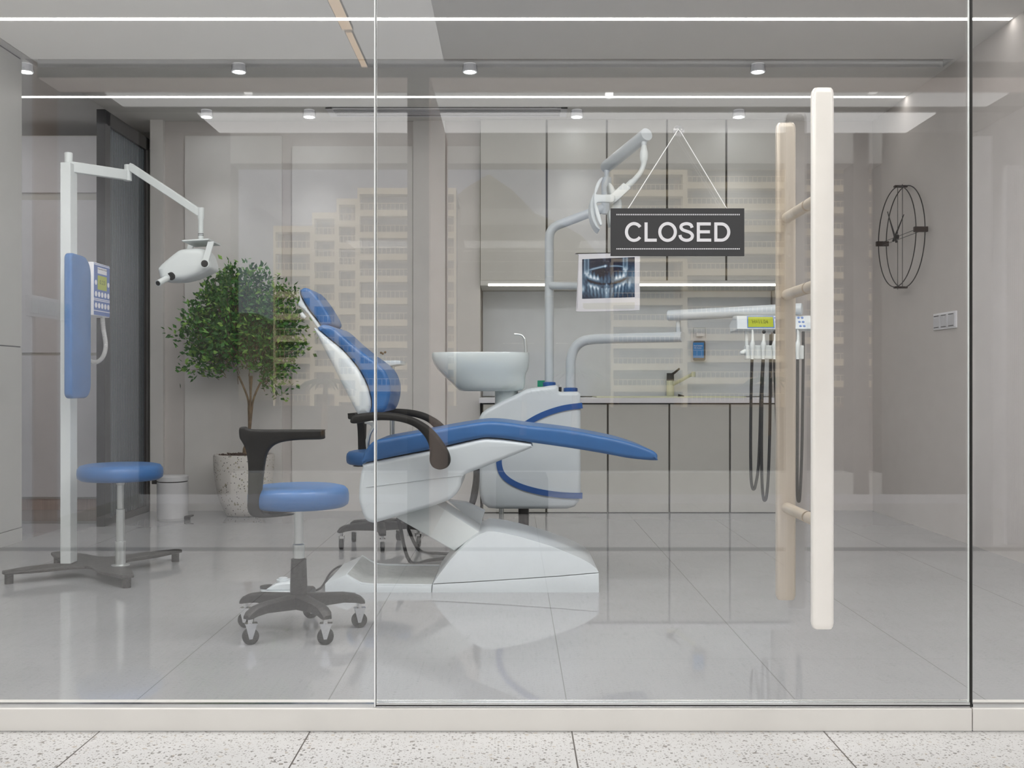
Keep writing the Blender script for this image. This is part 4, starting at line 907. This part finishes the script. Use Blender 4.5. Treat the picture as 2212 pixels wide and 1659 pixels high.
hoses = [[(1624.5, 776), (1622.5, 850), (1621.5, 950), (1622, 1020), (1624, 1048), (1627.5, 1057), (1632, 1048), (1638, 1010), (1641, 950), (1644, 850), (1648, 776)],
         [(1649, 776), (1646, 860), (1645, 980), (1646.5, 1050), (1649, 1075), (1652, 1081), (1656, 1070), (1660, 1020), (1663, 920), (1664, 820), (1665, 722)],
         [(1673, 776), (1676, 860), (1679, 950), (1684, 1030), (1688, 1060), (1692, 1050), (1697, 950), (1700, 776)],
         [(1723, 776), (1722.5, 900), (1722, 1020), (1722.5, 1070), (1725, 1083), (1728, 1070), (1732, 980), (1734, 860), (1735, 776), (1735, 716)]]
labs = ['leftmost black hose loop', 'second black hose loop, hanging lowest left of the handle', 'black hose loop partly hidden by the inner handle bar', 'black hose loop seen between the two handle bars']
for hh, lb_ in zip(hoses, labs):
    h_ = build(MB().tube(cat_rom([P(x, y, DH-.013+.03*min(1, i/4)) for i, (x, y) in enumerate(hh)], 5, False), .0075, 10), 'hose', M['rubber'], unit)
# small things on the unit's shelf
tag(build(MB().box(XX(1161, 6.15), XX(1177, 6.15), 6.10, 6.16, ZZ(835.5, 6.13), ZZ(822, 6.13)), 'green_box', mat('green_card', (.0, .38, .22), .5), ang=0), 'small green box on top of the unit behind the lamp pole', 'box')
t = thing('small_bottle', 'tiny black bottle with white cap between the two grey poles', 'bottle', P(1210, 846, 6.1))
build(MB().tube([P(1210, 846, 6.1), P(1210, 836, 6.1)], .009, 14), 'bottle_body', M['black'], t)
build(MB().tube([P(1210, 836, 6.1), P(1210, 831, 6.1)], .011, 14), 'cap', M['signw'], t)
# cables
def cable(pts, r, label, d=None):
    tag(build(MB().tube(cat_rom([Vector(p) for p in pts], 6, False), r, 10), 'cable', M['rubber']), label, 'cable')
F = lambda x, y, z=.012: Vector(((x-1106)*((1-z)*2212/(y-829.5))/2212, (1-z)*2212/(y-829.5), z))
cable([P(1027, 985, 5.86), P(1027, 1030, 5.86), P(1023, 1060, 5.86), P(1017, 1090, 5.85), P(1008, 1115, 5.8), P(1000, 1140, 5.75), F(990, 1222)], .013, 'thick black hose curving down between the chair and the unit')
cable([P(1033, 985, 5.72), P(1033, 1030, 5.72), P(1030, 1065, 5.72), P(1023, 1090, 5.70), P(1014, 1118, 5.68), F(1008, 1222)], .008, 'thinner black hose beside the thick one under the unit')
cable([P(858, 1110, 5.75), P(864, 1135, 5.72), F(885, 1212), F(930, 1210), F(970, 1205)], .010, 'black hose looping low behind the lift arm, lower one')
cable([P(866, 1105, 5.9), P(876, 1128, 5.9), F(905, 1188), F(945, 1195), F(985, 1196)], .010, 'black hose looping behind the lift arm, upper one')

# ================================================================== STOOLS
def caster(root, x, y, a, m_iron):
    c = build(MB().lathe([(.010, .079), (.010, .106)], (x, y, 0), 12), 'caster', M['chrome'], root)
    dx, dy = math.cos(a), math.sin(a); nx, ny = -dy, dx
    mb = MB()
    for s in (-1, 1):
        o = Vector((x+nx*.0155*s, y+ny*.0155*s, 0)); f = Vector((dx, dy, 0)); z = Vector((0, 0, 1)); q = Vector((nx, ny, 0))*.0012
        pts = [o-f*.024+z*.080, o+f*.020+z*.080, o+f*.006+z*.022, o-f*.006+z*.022]
        mb.add([p-q for p in pts]+[p+q for p in pts], [(0, 1, 2, 3), (7, 6, 5, 4), (0, 4, 5, 1), (1, 5, 6, 2), (2, 6, 7, 3), (3, 7, 4, 0)])
    mb.obox((x-dx*.002, y-dy*.002, .080), (dx*.024, dy*.024, 0), (nx*.016, ny*.016, 0), (0, 0, .0015))
    build(mb, 'fork', M['chrome'], c, ang=0)
    w = MB(); o = Vector((x, y, .031)); q = Vector((nx, ny, 0)); w.tube([o-q*.0125, o-q*.010, o+q*.010, o+q*.0125], [.026, .0315, .0315, .026], 28); w.tube([o-q*.014, o+q*.014], .006, 12)
    build(w, 'wheel', M['rubber'], c)
def make_stool():
    t = thing('dental_stool', '', 'stool')
    build(MB().lathe([(.02, .505), (.185, .507), (.197, .515), (.201, .53), (.201, .555), (.197, .572), (.185, .584), (.16, .590), (.02, .594)], n=56), 'seat', M['blue'], t, ang=60)
    build(MB().lathe([(.0185, .34), (.0185, .508)], n=24), 'gas_lift', M['satin'], t)
    build(MB().lathe([(.0215, .290), (.024, .345), (.024, .352), (.018, .358)], n=24), 'lift_collar', M['satin'], t)
    build(MB().lathe([(.034, .112), (.034, .20), (.0305, .285), (.0305, .294), (.022, .298)], n=28), 'column', M['iron'], t)
    R = .245
    for k in range(5):
        a = math.radians(90+72*k); dx, dy = math.cos(a), math.sin(a); nx, ny = -dy, dx
        st = [(.02, .154, .098, .032), (.10, .151, .104, .027), (.18, .148, .110, .023), (.225, .141, .106, .022), (.252, .128, .100, .021), (.266, .113, .099, .016)]
        vs = []
        for r, zt_, zb_, w in st:
            for s, z in ((-1, zb_), (1, zb_), (1, zt_-.006), (.6, zt_), (-.6, zt_), (-1, zt_-.006)): vs.append((dx*r+nx*w*s, dy*r+ny*w*s, z))
        fs = [(i*6+j, i*6+(j+1) % 6, (i+1)*6+(j+1) % 6, (i+1)*6+j) for i in range(5) for j in range(6)]+[tuple(range(6)), tuple(30+j for j in range(6))]
        build(MB().add(vs, fs), 'leg', M['iron'], t, ang=40)
        caster(t, dx*R, dy*R, math.radians((205, 168, 200, 188, 195)[k]), None)
    ol = [(224, 76), (265, 70), (300, 86), (540, 88), (790, 88), (802, 95), (804, 128), (796, 153), (700, 157), (620, 160), (540, 169), (480, 185), (438, 212), (408, 258), (390, 345), (376, 470), (364, 600), (368, 638), (385, 658), (420, 665), (580, 668), (575, 676), (490, 686), (400, 693), (335, 690), (295, 668), (278, 625), (280, 560), (284, 400), (280, 300), (265, 220), (240, 170), (224, 140)]
    pp = [(XX(450+a/3.19, 4.0)+.861, ZZ(900+b/3.19, 4.0)) for a, b in ol]
    build(MB().prism(cat_rom(pp, 3), -.165, -.12, .012, 4), 'back_support', M['arm'], t, ang=60)
    build(MB().obox((-.05, -.075, .497), (.05, .05, 0), (-.018, .018, 0), (0, 0, .006)), 'support_bracket', M['arm'], t, bevel=.003)
    return t
st1 = make_stool(); st1['label'] = 'blue round stool with black arm support standing in the front, on five casters'; st1['group'] = 'dentist stools'
st2 = copy_tree(st1); st2['label'] = 'blue round stool half hidden behind the dental chair backrest'
st1.location = (-.861, 4.134, 0)
st2.location = (XX(819, 6.33), 6.33, 0); st2.rotation_euler = (0, 0, math.radians(-96))
# foot pedal
t = thing('foot_pedal', 'small white foot control with black toe plate on the floor behind the front stool', 'foot pedal', F(598, 1284, .0))
px, py = F(600, 1284, 0).x, F(600, 1284, 0).y+.09
vs = []
build(MB().lathe([(.088, 0), (.092, .006), (.088, .012), (.02, .013)], (px-.01, py, 0), 36), 'base', M['white'], t)
build(MB().prism(cat_rom([(px-.055, .012), (px-.045, .028), (px-.02, .042), (px+.02, .050), (px+.06, .050), (px+.085, .030), (px+.088, .012)], 3), py-.06, py+.06, .012, 4), 'cover', M['white'], t, ang=50)
build(MB().lathe([(.032, 0), (.032, .008), (.022, .009), (.022, .015), (.014, .018)], (px+.005, py, .047), 28), 'dome', M['white'], t)
build(MB().lathe([(.036, 0), (.036, .010), (.03, .012)], (px-.07, py, .013), 24), 'toe_plate', M['rubber'], t)
cable([(px+.085, py, .02), F(665, 1278), F(690, 1272), F(702, 1258), F(712, 1240), F(728, 1226), F(750, 1222), F(790, 1226)], .0055, 'thin grey cable from the foot pedal to the chair base')

# ================================================================== XRAY STAND
xr = thing('xray_stand', 'white dental xray stand with jointed arm, blue back pad and stool on a dark base', 'xray machine', (-2.2, 5.4, 0))
feet = [(-2.52, 5.13), (-1.893, 5.03), (-1.897, 5.77), (-2.524, 5.69)]
c0 = Vector((-2.19, 5.40)); outl = []
fv = [Vector(f) for f in feet]
for i in range(4):
    f = fv[i]; nx = fv[(i+1) % 4]; d = (f-c0).normalized(); q = Vector((-d.y, d.x))
    outl += [f-q*.035, f+d*.028-q*.02, f+d*.028+q*.02, f+q*.035, c0+d*.30+q*.075]
    mid = (f+nx)/2; outl += [c0+(mid-c0)*.42]
    d2 = (nx-c0).normalized(); q2 = Vector((-d2.y, d2.x)); outl += [c0+d2*.30-q2*.075]
ol2 = cat_rom([tuple(o) for o in outl], 3); n = len(ol2)
vs = [(x, y, .050) for x, y in ol2]+[(x, y, .066) for x, y in ol2]
build(MB().add(vs, [tuple(range(n))[::-1], tuple(range(n, 2*n))]+[(i, (i+1) % n, n+(i+1) % n, n+i) for i in range(n)]), 'base_plate', M['iron'], xr, ang=50, bevel=.004)
for f in feet: build(MB().lathe([(.021, 0), (.021, .052)], (f[0], f[1], 0), 20), 'foot', M['iron'], xr)
cxa, cxb, cya, cyb, ctop = -2.343, -2.290, 5.31, 5.395, 2.15
colm = build(MB().box(cxa, cxb, cya, cyb, .067, ctop), 'column', M['lwhite'], xr, ang=0, bevel=.003)
build(MB().lathe([(.020, 0), (.020, .055), (.018, .058)], ((cxa+cxb)/2, 5.35, ctop), 24), 'column_cap', M['lwhite'], xr)
def beam(a, b, w, h, name, m='lwhite'):
    a, b = Vector(a), Vector(b); d = (b-a); L = d.length/2; d.normalize(); s = d.cross(Vector((0, 0, 1))).normalized(); u = s.cross(d)
    return build(MB().obox((a+b)/2, d*L, s*w, u*h), name, M[m], xr, bevel=.004)
A = P(150, 360, 5.35); A.z = 2.135; B = P(276, 379, 5.62)
beam(A+Vector((.0, 0, 0)), B, .016, .028, 'lower_arm')
build(MB().lathe([(.021, -.030), (.021, .030)], B, 20), 'arm_joint', M['lwhite'], xr)
build(MB().lathe([(.019, .030), (.019, .058)], B+Vector((.0, 0, 0)), 20), 'arm_joint', M['lwhite'], xr)
C_ = P(283, 369, 5.62); Dd = P(434, 461, 5.52)
C_ = B+Vector((.01, 0, .05))
beam(C_, Dd, .016, .020, 'upper_arm')
build(MB().tube([Dd+Vector((0, 0, .030)), Dd+Vector((0, 0, -.02)), Dd+Vector((0, 0, -.035)), Dd+Vector((0, 0, -.15))], [.018, .018, .0135, .0135], 20), 'head_stem', M['lwhite'], xr)
for k in (0, 1): build(MB().lathe([(.0145, 0), (.0145, .003)], Dd+Vector((0, 0, -.112-k*.008)), 20), 'stem_ring', M['rubber'], xr)
# head
z5 = lambda pts, d: prof(pts, d, 0, 500, 4.424)
hd = build(MB().prism(cat_rom(z5([(1552, 358), (1620, 290), (1700, 225), (1760, 188), (1850, 176), (1960, 176), (2010, 210), (2038, 275), (2052, 350), (2020, 385), (1900, 440), (1800, 470), (1735, 480), (1620, 482), (1575, 470), (1556, 410)], 5.5), 3), 5.42, 5.60, .032, 5), 'xray_head', M['lwhite'], xr, ang=50)
build(MB().tube([P(1640/4.424, 500+425/4.424, 5.47), P(1510/4.424, 500+495/4.424, 5.36)], .0165, 24), 'cone', M['lwhite'], xr)
build(MB().tube([P(1645/4.424, 500+423/4.424, 5.43), P(1630/4.424, 500+431/4.424, 5.42)], .021, 24), 'cone_ring', M['rubber'], xr)
cd = (P(1510/4.424, 500+495/4.424, 5.36)-P(1640/4.424, 500+425/4.424, 5.47)).normalized(); ce = P(1510/4.424, 500+495/4.424, 5.36)
build(MB().tube([ce, ce+cd*.002], .0125, 20), 'cone_end', M['rubber'], xr)
build(MB().prism(z5([(1795, 108), (2050, 92), (2050, 108), (1800, 122)], 5.5), 5.395, 5.62, .002, 1), 'yoke_top', M['lwhite'], xr, ang=30)
build(MB().prism(z5([(1990, 98), (2050, 95), (1990, 310), (1960, 335), (1930, 300)], 5.4), 5.392, 5.404, .002, 1), 'yoke_arm', M['lwhite'], xr, ang=30)
build(MB().prism(z5([(1795, 110), (1850, 108), (1830, 200), (1770, 200)], 5.6), 5.605, 5.617, .002, 1), 'yoke_arm', M['lwhite'], xr, ang=30)
pc = P(1958/4.424, 500+308/4.424, 5.39)
build(MB().lathe([(.024, -.004), (.024, .004)], pc, 28, 'y'), 'pivot_washer', M['lwhite'], xr)
build(MB().lathe([(.015, -.012), (.018, -.009), (.018, -.003)], pc, 28, 'y'), 'pivot_knob', M['rubber'], xr)
# back pad
zt_, zb_ = 1.65, .928
pp = []
def rr(y0, y1, z0, z1, rs):
    out = []
    for (cy_, cz_, a0, r) in ((y1-rs[0], z1-rs[0], 0, rs[0]), (y0+rs[1], z1-rs[1], 90, rs[1]), (y0+rs[2], z0+rs[2], 180, rs[2]), (y1-rs[3], z0+rs[3], 270, rs[3])):
        for k in range(6): a = math.radians(a0+18*k); out.append((cy_+r*math.cos(a), cz_+r*math.sin(a)))
    return out
mb = MB().prism(rr(5.05, 5.29, zb_, zt_, (.09, .03, .03, .07)), -2.212, -2.172, .012, 4)
mb.v = [(y, x, z) for x, y, z in mb.v]
build(mb, 'back_pad', M['blue'], xr, ang=60)
build(MB().box(cxb-.002, -2.21, 5.32, 5.36, 1.25, 1.29).box(-2.25, -2.21, 5.22, 5.36, 1.25, 1.29), 'pad_bracket', M['lwhite'], xr, ang=0)
# control box
bx = build(MB().box(-2.29, -2.19, 5.36, 5.575, 1.36, 1.64), 'control_box', M['signw'], xr, bevel=.004)
bx['label'] = 'white control box with blue keypad face'
def face(ya, yb, za_, zb2, name, m, o=.002, par=None):
    return build(MB().box(-2.1905, -2.19+o, ya, yb, za_, zb2), name, M[m], par or bx, ang=0)
M['keyb'] = mat('keypad_blue', (.07, .14, .40), .4)
kf = face(5.363, 5.572, 1.364, 1.636, 'keypad_face', 'keyb', .001)
face(5.41, 5.53, 1.585, 1.618, 'title_card', 'signw', .0016, kf)
text_mesh('Operation Panel', 'lettering', M['black'], kf, 0, 0, 0, 0, 0, .0004, rot=lambda u, w: (-2.188, 5.412+.116*u, 1.604+.010*w))
face(5.41, 5.53, 1.50, 1.575, 'lcd', 'stripe', .0016, kf)
text_mesh('0.23', 'lettering', M['lcdtxt'], kf, 0, 0, 0, 0, 0, .0004, rot=lambda u, w: (-2.188, 5.435+.07*u, 1.53+.022*w))
for z in (1.448, 1.440, 1.385, 1.628): face(5.363, 5.572, z, z+.004, 'line', 'signw', .0014, kf)
for z in (1.475, 1.415):
    for k in range(5):
        y = 5.387+k*.041; build(MB().lathe([(.014, 0), (.014, .0012)], (-2.189, y, z), 20, 'x'), 'key', M['signw'], kf)
for y, z in ((5.386, 1.535), (5.552, 1.535)): build(MB().lathe([(.013, 0), (.013, .0012)], (-2.189, y, z), 20, 'x'), 'key', M['signw'], kf)
cp = cat_rom([Vector(p) for p in ((-2.20, 5.50, 1.37), (-2.195, 5.50, 1.30), (-2.17, 5.47, 1.20), (-2.18, 5.44, 1.135), (-2.215, 5.42, 1.115), (-2.25, 5.41, 1.15), (-2.25, 5.40, 1.24), (-2.25, 5.40, 1.36))], 20, False)
co_ = []
for i, p in enumerate(cp):
    a = i*2.1; p = Vector(p); co_.append(p)
mb = MB(); 
rs = [.010 + (.0022 if i % 2 else 0) for i in range(len(co_))]
build(mb.tube(co_, rs, 10), 'coiled_cord', mat('cord_grey', (.42, .42, .41), .5), xr, ang=20)
# stool on the stand
sxp, syp = -2.015, 5.27
build(MB().lathe([(.02, .505), (.19, .508), (.207, .520), (.210, .54), (.208, .565), (.195, .582), (.17, .588), (.02, .592)], (sxp, syp, 0), 56), 'stool_seat', M['blue'], xr, ang=60)
build(MB().lathe([(.046, .0665), (.046, .070), (.025, .074), (.025, .19), (.0245, .19), (.021, .192), (.021, .355), (.016, .358), (.016, .48), (.020, .485), (.020, .506)], (sxp, syp, 0), 32), 'stool_post', M['satin'], xr)

# ================================================================== BIN
bxx, byy = XX(371, 7.55), 7.57; br = .111
t = thing('pedal_bin', 'white round pedal bin beside the fluted glass door', 'bin', (bxx, byy, 0))
build(MB().lathe([(br-.004, 0), (br-.002, .012), (br, .013), (br, .275), (br-.003, .278)], (bxx, byy, 0), 44), 'bin_body', M['bin'], t)
build(MB().lathe([(br-.006, .276), (br-.006, .286)], (bxx, byy, 0), 44), 'rim_gap', M['black'], t)
build(MB().lathe([(br+.001, .286), (br+.001, .318), (br-.010, .325), (.02, .328)], (bxx, byy, 0), 44), 'lid', M['bin'], t)
build(MB().box(bxx-br-.035, bxx-br+.01, byy-.03, byy+.03, .262, .30), 'hinge', M['black'], t, bevel=.004)
build(MB().obox((bxx+br+.022, byy-.04, .028), (.030, 0, .004), (0, .022, 0), (0, 0, .006)), 'pedal', M['rubber'], t, bevel=.004)
build(MB().tube([(bxx+br-.01, byy-.04, .014), (bxx+br+.03, byy-.04, .014)], .013, 12), 'pedal_foot', M['rubber'], t)
# ================================================================== PLANT
px_, py_ = XX(527, 7.80), 7.80
t = thing('potted_tree', 'bushy small-leaved tree in a speckled white pot by the back wall', 'plant', (px_, py_, 0))
build(MB().lathe([(.10, 0), (.125, .006), (.155, .05), (.188, .14), (.212, .25), (.224, .36), (.227, .45), (.222, .466), (.212, .468), (.203, .455), (.203, .43)], (px_, py_, 0), 56), 'pot', M['pot'], t, ang=60)
build(MB().lathe([(.204, .425), (.203, .440), (.12, .452), (.02, .456)], (px_, py_, 0), 32), 'soil', M['soil'], t)
mb = MB()
for i in range(260):
    a = random.random()*2*PI; r = .19*math.sqrt(random.random()); b_ = random.random()*PI; L = .012+.012*random.random()
    c = Vector((px_+r*math.cos(a), py_+r*math.sin(a), .448+.010*random.random()+.012*(1-r/.2)))
    mb.obox(c, (L*math.cos(b_), L*math.sin(b_), L*.3), (-.005*math.sin(b_), .005*math.cos(b_), 0), (0, 0, .004))
mu = build(mb, 'mulch', M['soil'], t, ang=0); mu['kind'] = 'stuff'
top = P(524, 735, py_)
mb = MB(); tx = px_+.03
mb.tube([(tx-.005, py_, .44), (tx, py_, .50), (tx+.005, py_, .56), (tx+.012, py_, .64)], [.035, .040, .024, .016], 12)
stems = []
for k, (dx, dy) in enumerate(((-.012, .01), (.012, -.01), (.004, .014), (.028, .0))):
    pts = [Vector((tx+.01, py_, .60)), Vector((tx+.012+dx*.5, py_+dy, .78)), Vector((tx+.008+dx*1.4, py_+dy*2, .90)), Vector((tx-.02+dx*5, py_+dy*4, 1.06))]
    mb.tube(cat_rom(pts, 4, False), [.010]*6+[.008]*7, 8); stems.append(pts[-1])
random.seed(11)
crown_c = P(520, 722, py_)
def crown_r(a, e):
    base = .40+.045*math.sin(3*a+1)+.04*math.sin(5*a+2*e)+.03*math.sin(9*a)
    return base
tips = []
for k in range(420):
    a = random.uniform(-PI, PI); u = random.uniform(-.85, 1)
    r = (random.random()**.38)
    ce_ = math.sqrt(max(0, 1-u*u))
    R = .42+.04*math.sin(3*a+1)+.03*math.sin(7*a+3*u)
    x = crown_c.x+R*1.02*r*ce_*math.cos(a); y = py_-.03+R*.58*r*ce_*math.sin(a); z = crown_c.z+.02+R*1.04*r*u
    if u < -.3 and abs(x-crown_c.x) < .15: z += .06
    if z < .80: z = .85+random.random()*.1
    y = min(y, 8.0)
    tips.append(Vector((x, y, z)))
for x, y in ((385, 722), (395, 728), (402, 735), (650, 745), (645, 748), (640, 700), (535, 606), (500, 615), (512, 604), (598, 632), (585, 640), (447, 630), (452, 640), (405, 800), (600, 850), (588, 838), (620, 820), (430, 770), (630, 690), (418, 800)):
    tips.append(P(x, y, py_-.05))
tw = MB()
for tp in tips:
    s = min(stems, key=lambda q: (q-tp).length+random.random()*.05)+Vector((random.uniform(-.01, .01), 0, random.uniform(-.12, .02)))
    if (tp-s).length > .22: s = s.lerp(tp, .45+.3*random.random())
    md = s.lerp(tp, .5)+Vector((random.uniform(-.03, .03), random.uniform(-.03, .03), .02))
    tw.tube([s, md, tp], [.0026, .0018, .0010], 5, caps=False)
trk = build(mb, 'trunk', M['bark'], t); build(tw, 'twigs', M['bark'], t, recalc=False)
lf = MB(); tone = []
for tp in tips:
    nl = 17
    for k in range(nl):
        off = Vector((random.gauss(0, .038), random.gauss(0, .032), random.gauss(0, .034))); p = tp+off
        if p.y > 8.03: continue
        d = Vector((off.x*14+random.gauss(0, .5), off.y*8-.25+random.gauss(0, .5), off.z*10+.30+random.gauss(0, .5))).normalized()
        w = d.orthogonal(); w.rotate(Matrix.Rotation(random.random()*2*PI, 3, d)); nrm = d.cross(w)
        L = random.uniform(.032, .056); wd = L*.21
        lf.add([p, p+d*L*.45+w*wd+nrm*.002, p+d*L, p+d*L*.45-w*wd+nrm*.002, p+d*L*.45-nrm*.002], [(0, 1, 4), (1, 2, 4), (0, 4, 3), (4, 2, 3)])
        tn = random.random()**1.5; tone += [tn]*5
fo = build(lf, 'foliage', M['leaf'], t, ang=0, recalc=False)
at_ = fo.data.attributes.new('tone', 'FLOAT', 'POINT'); at_.data.foreach_set('value', tone)
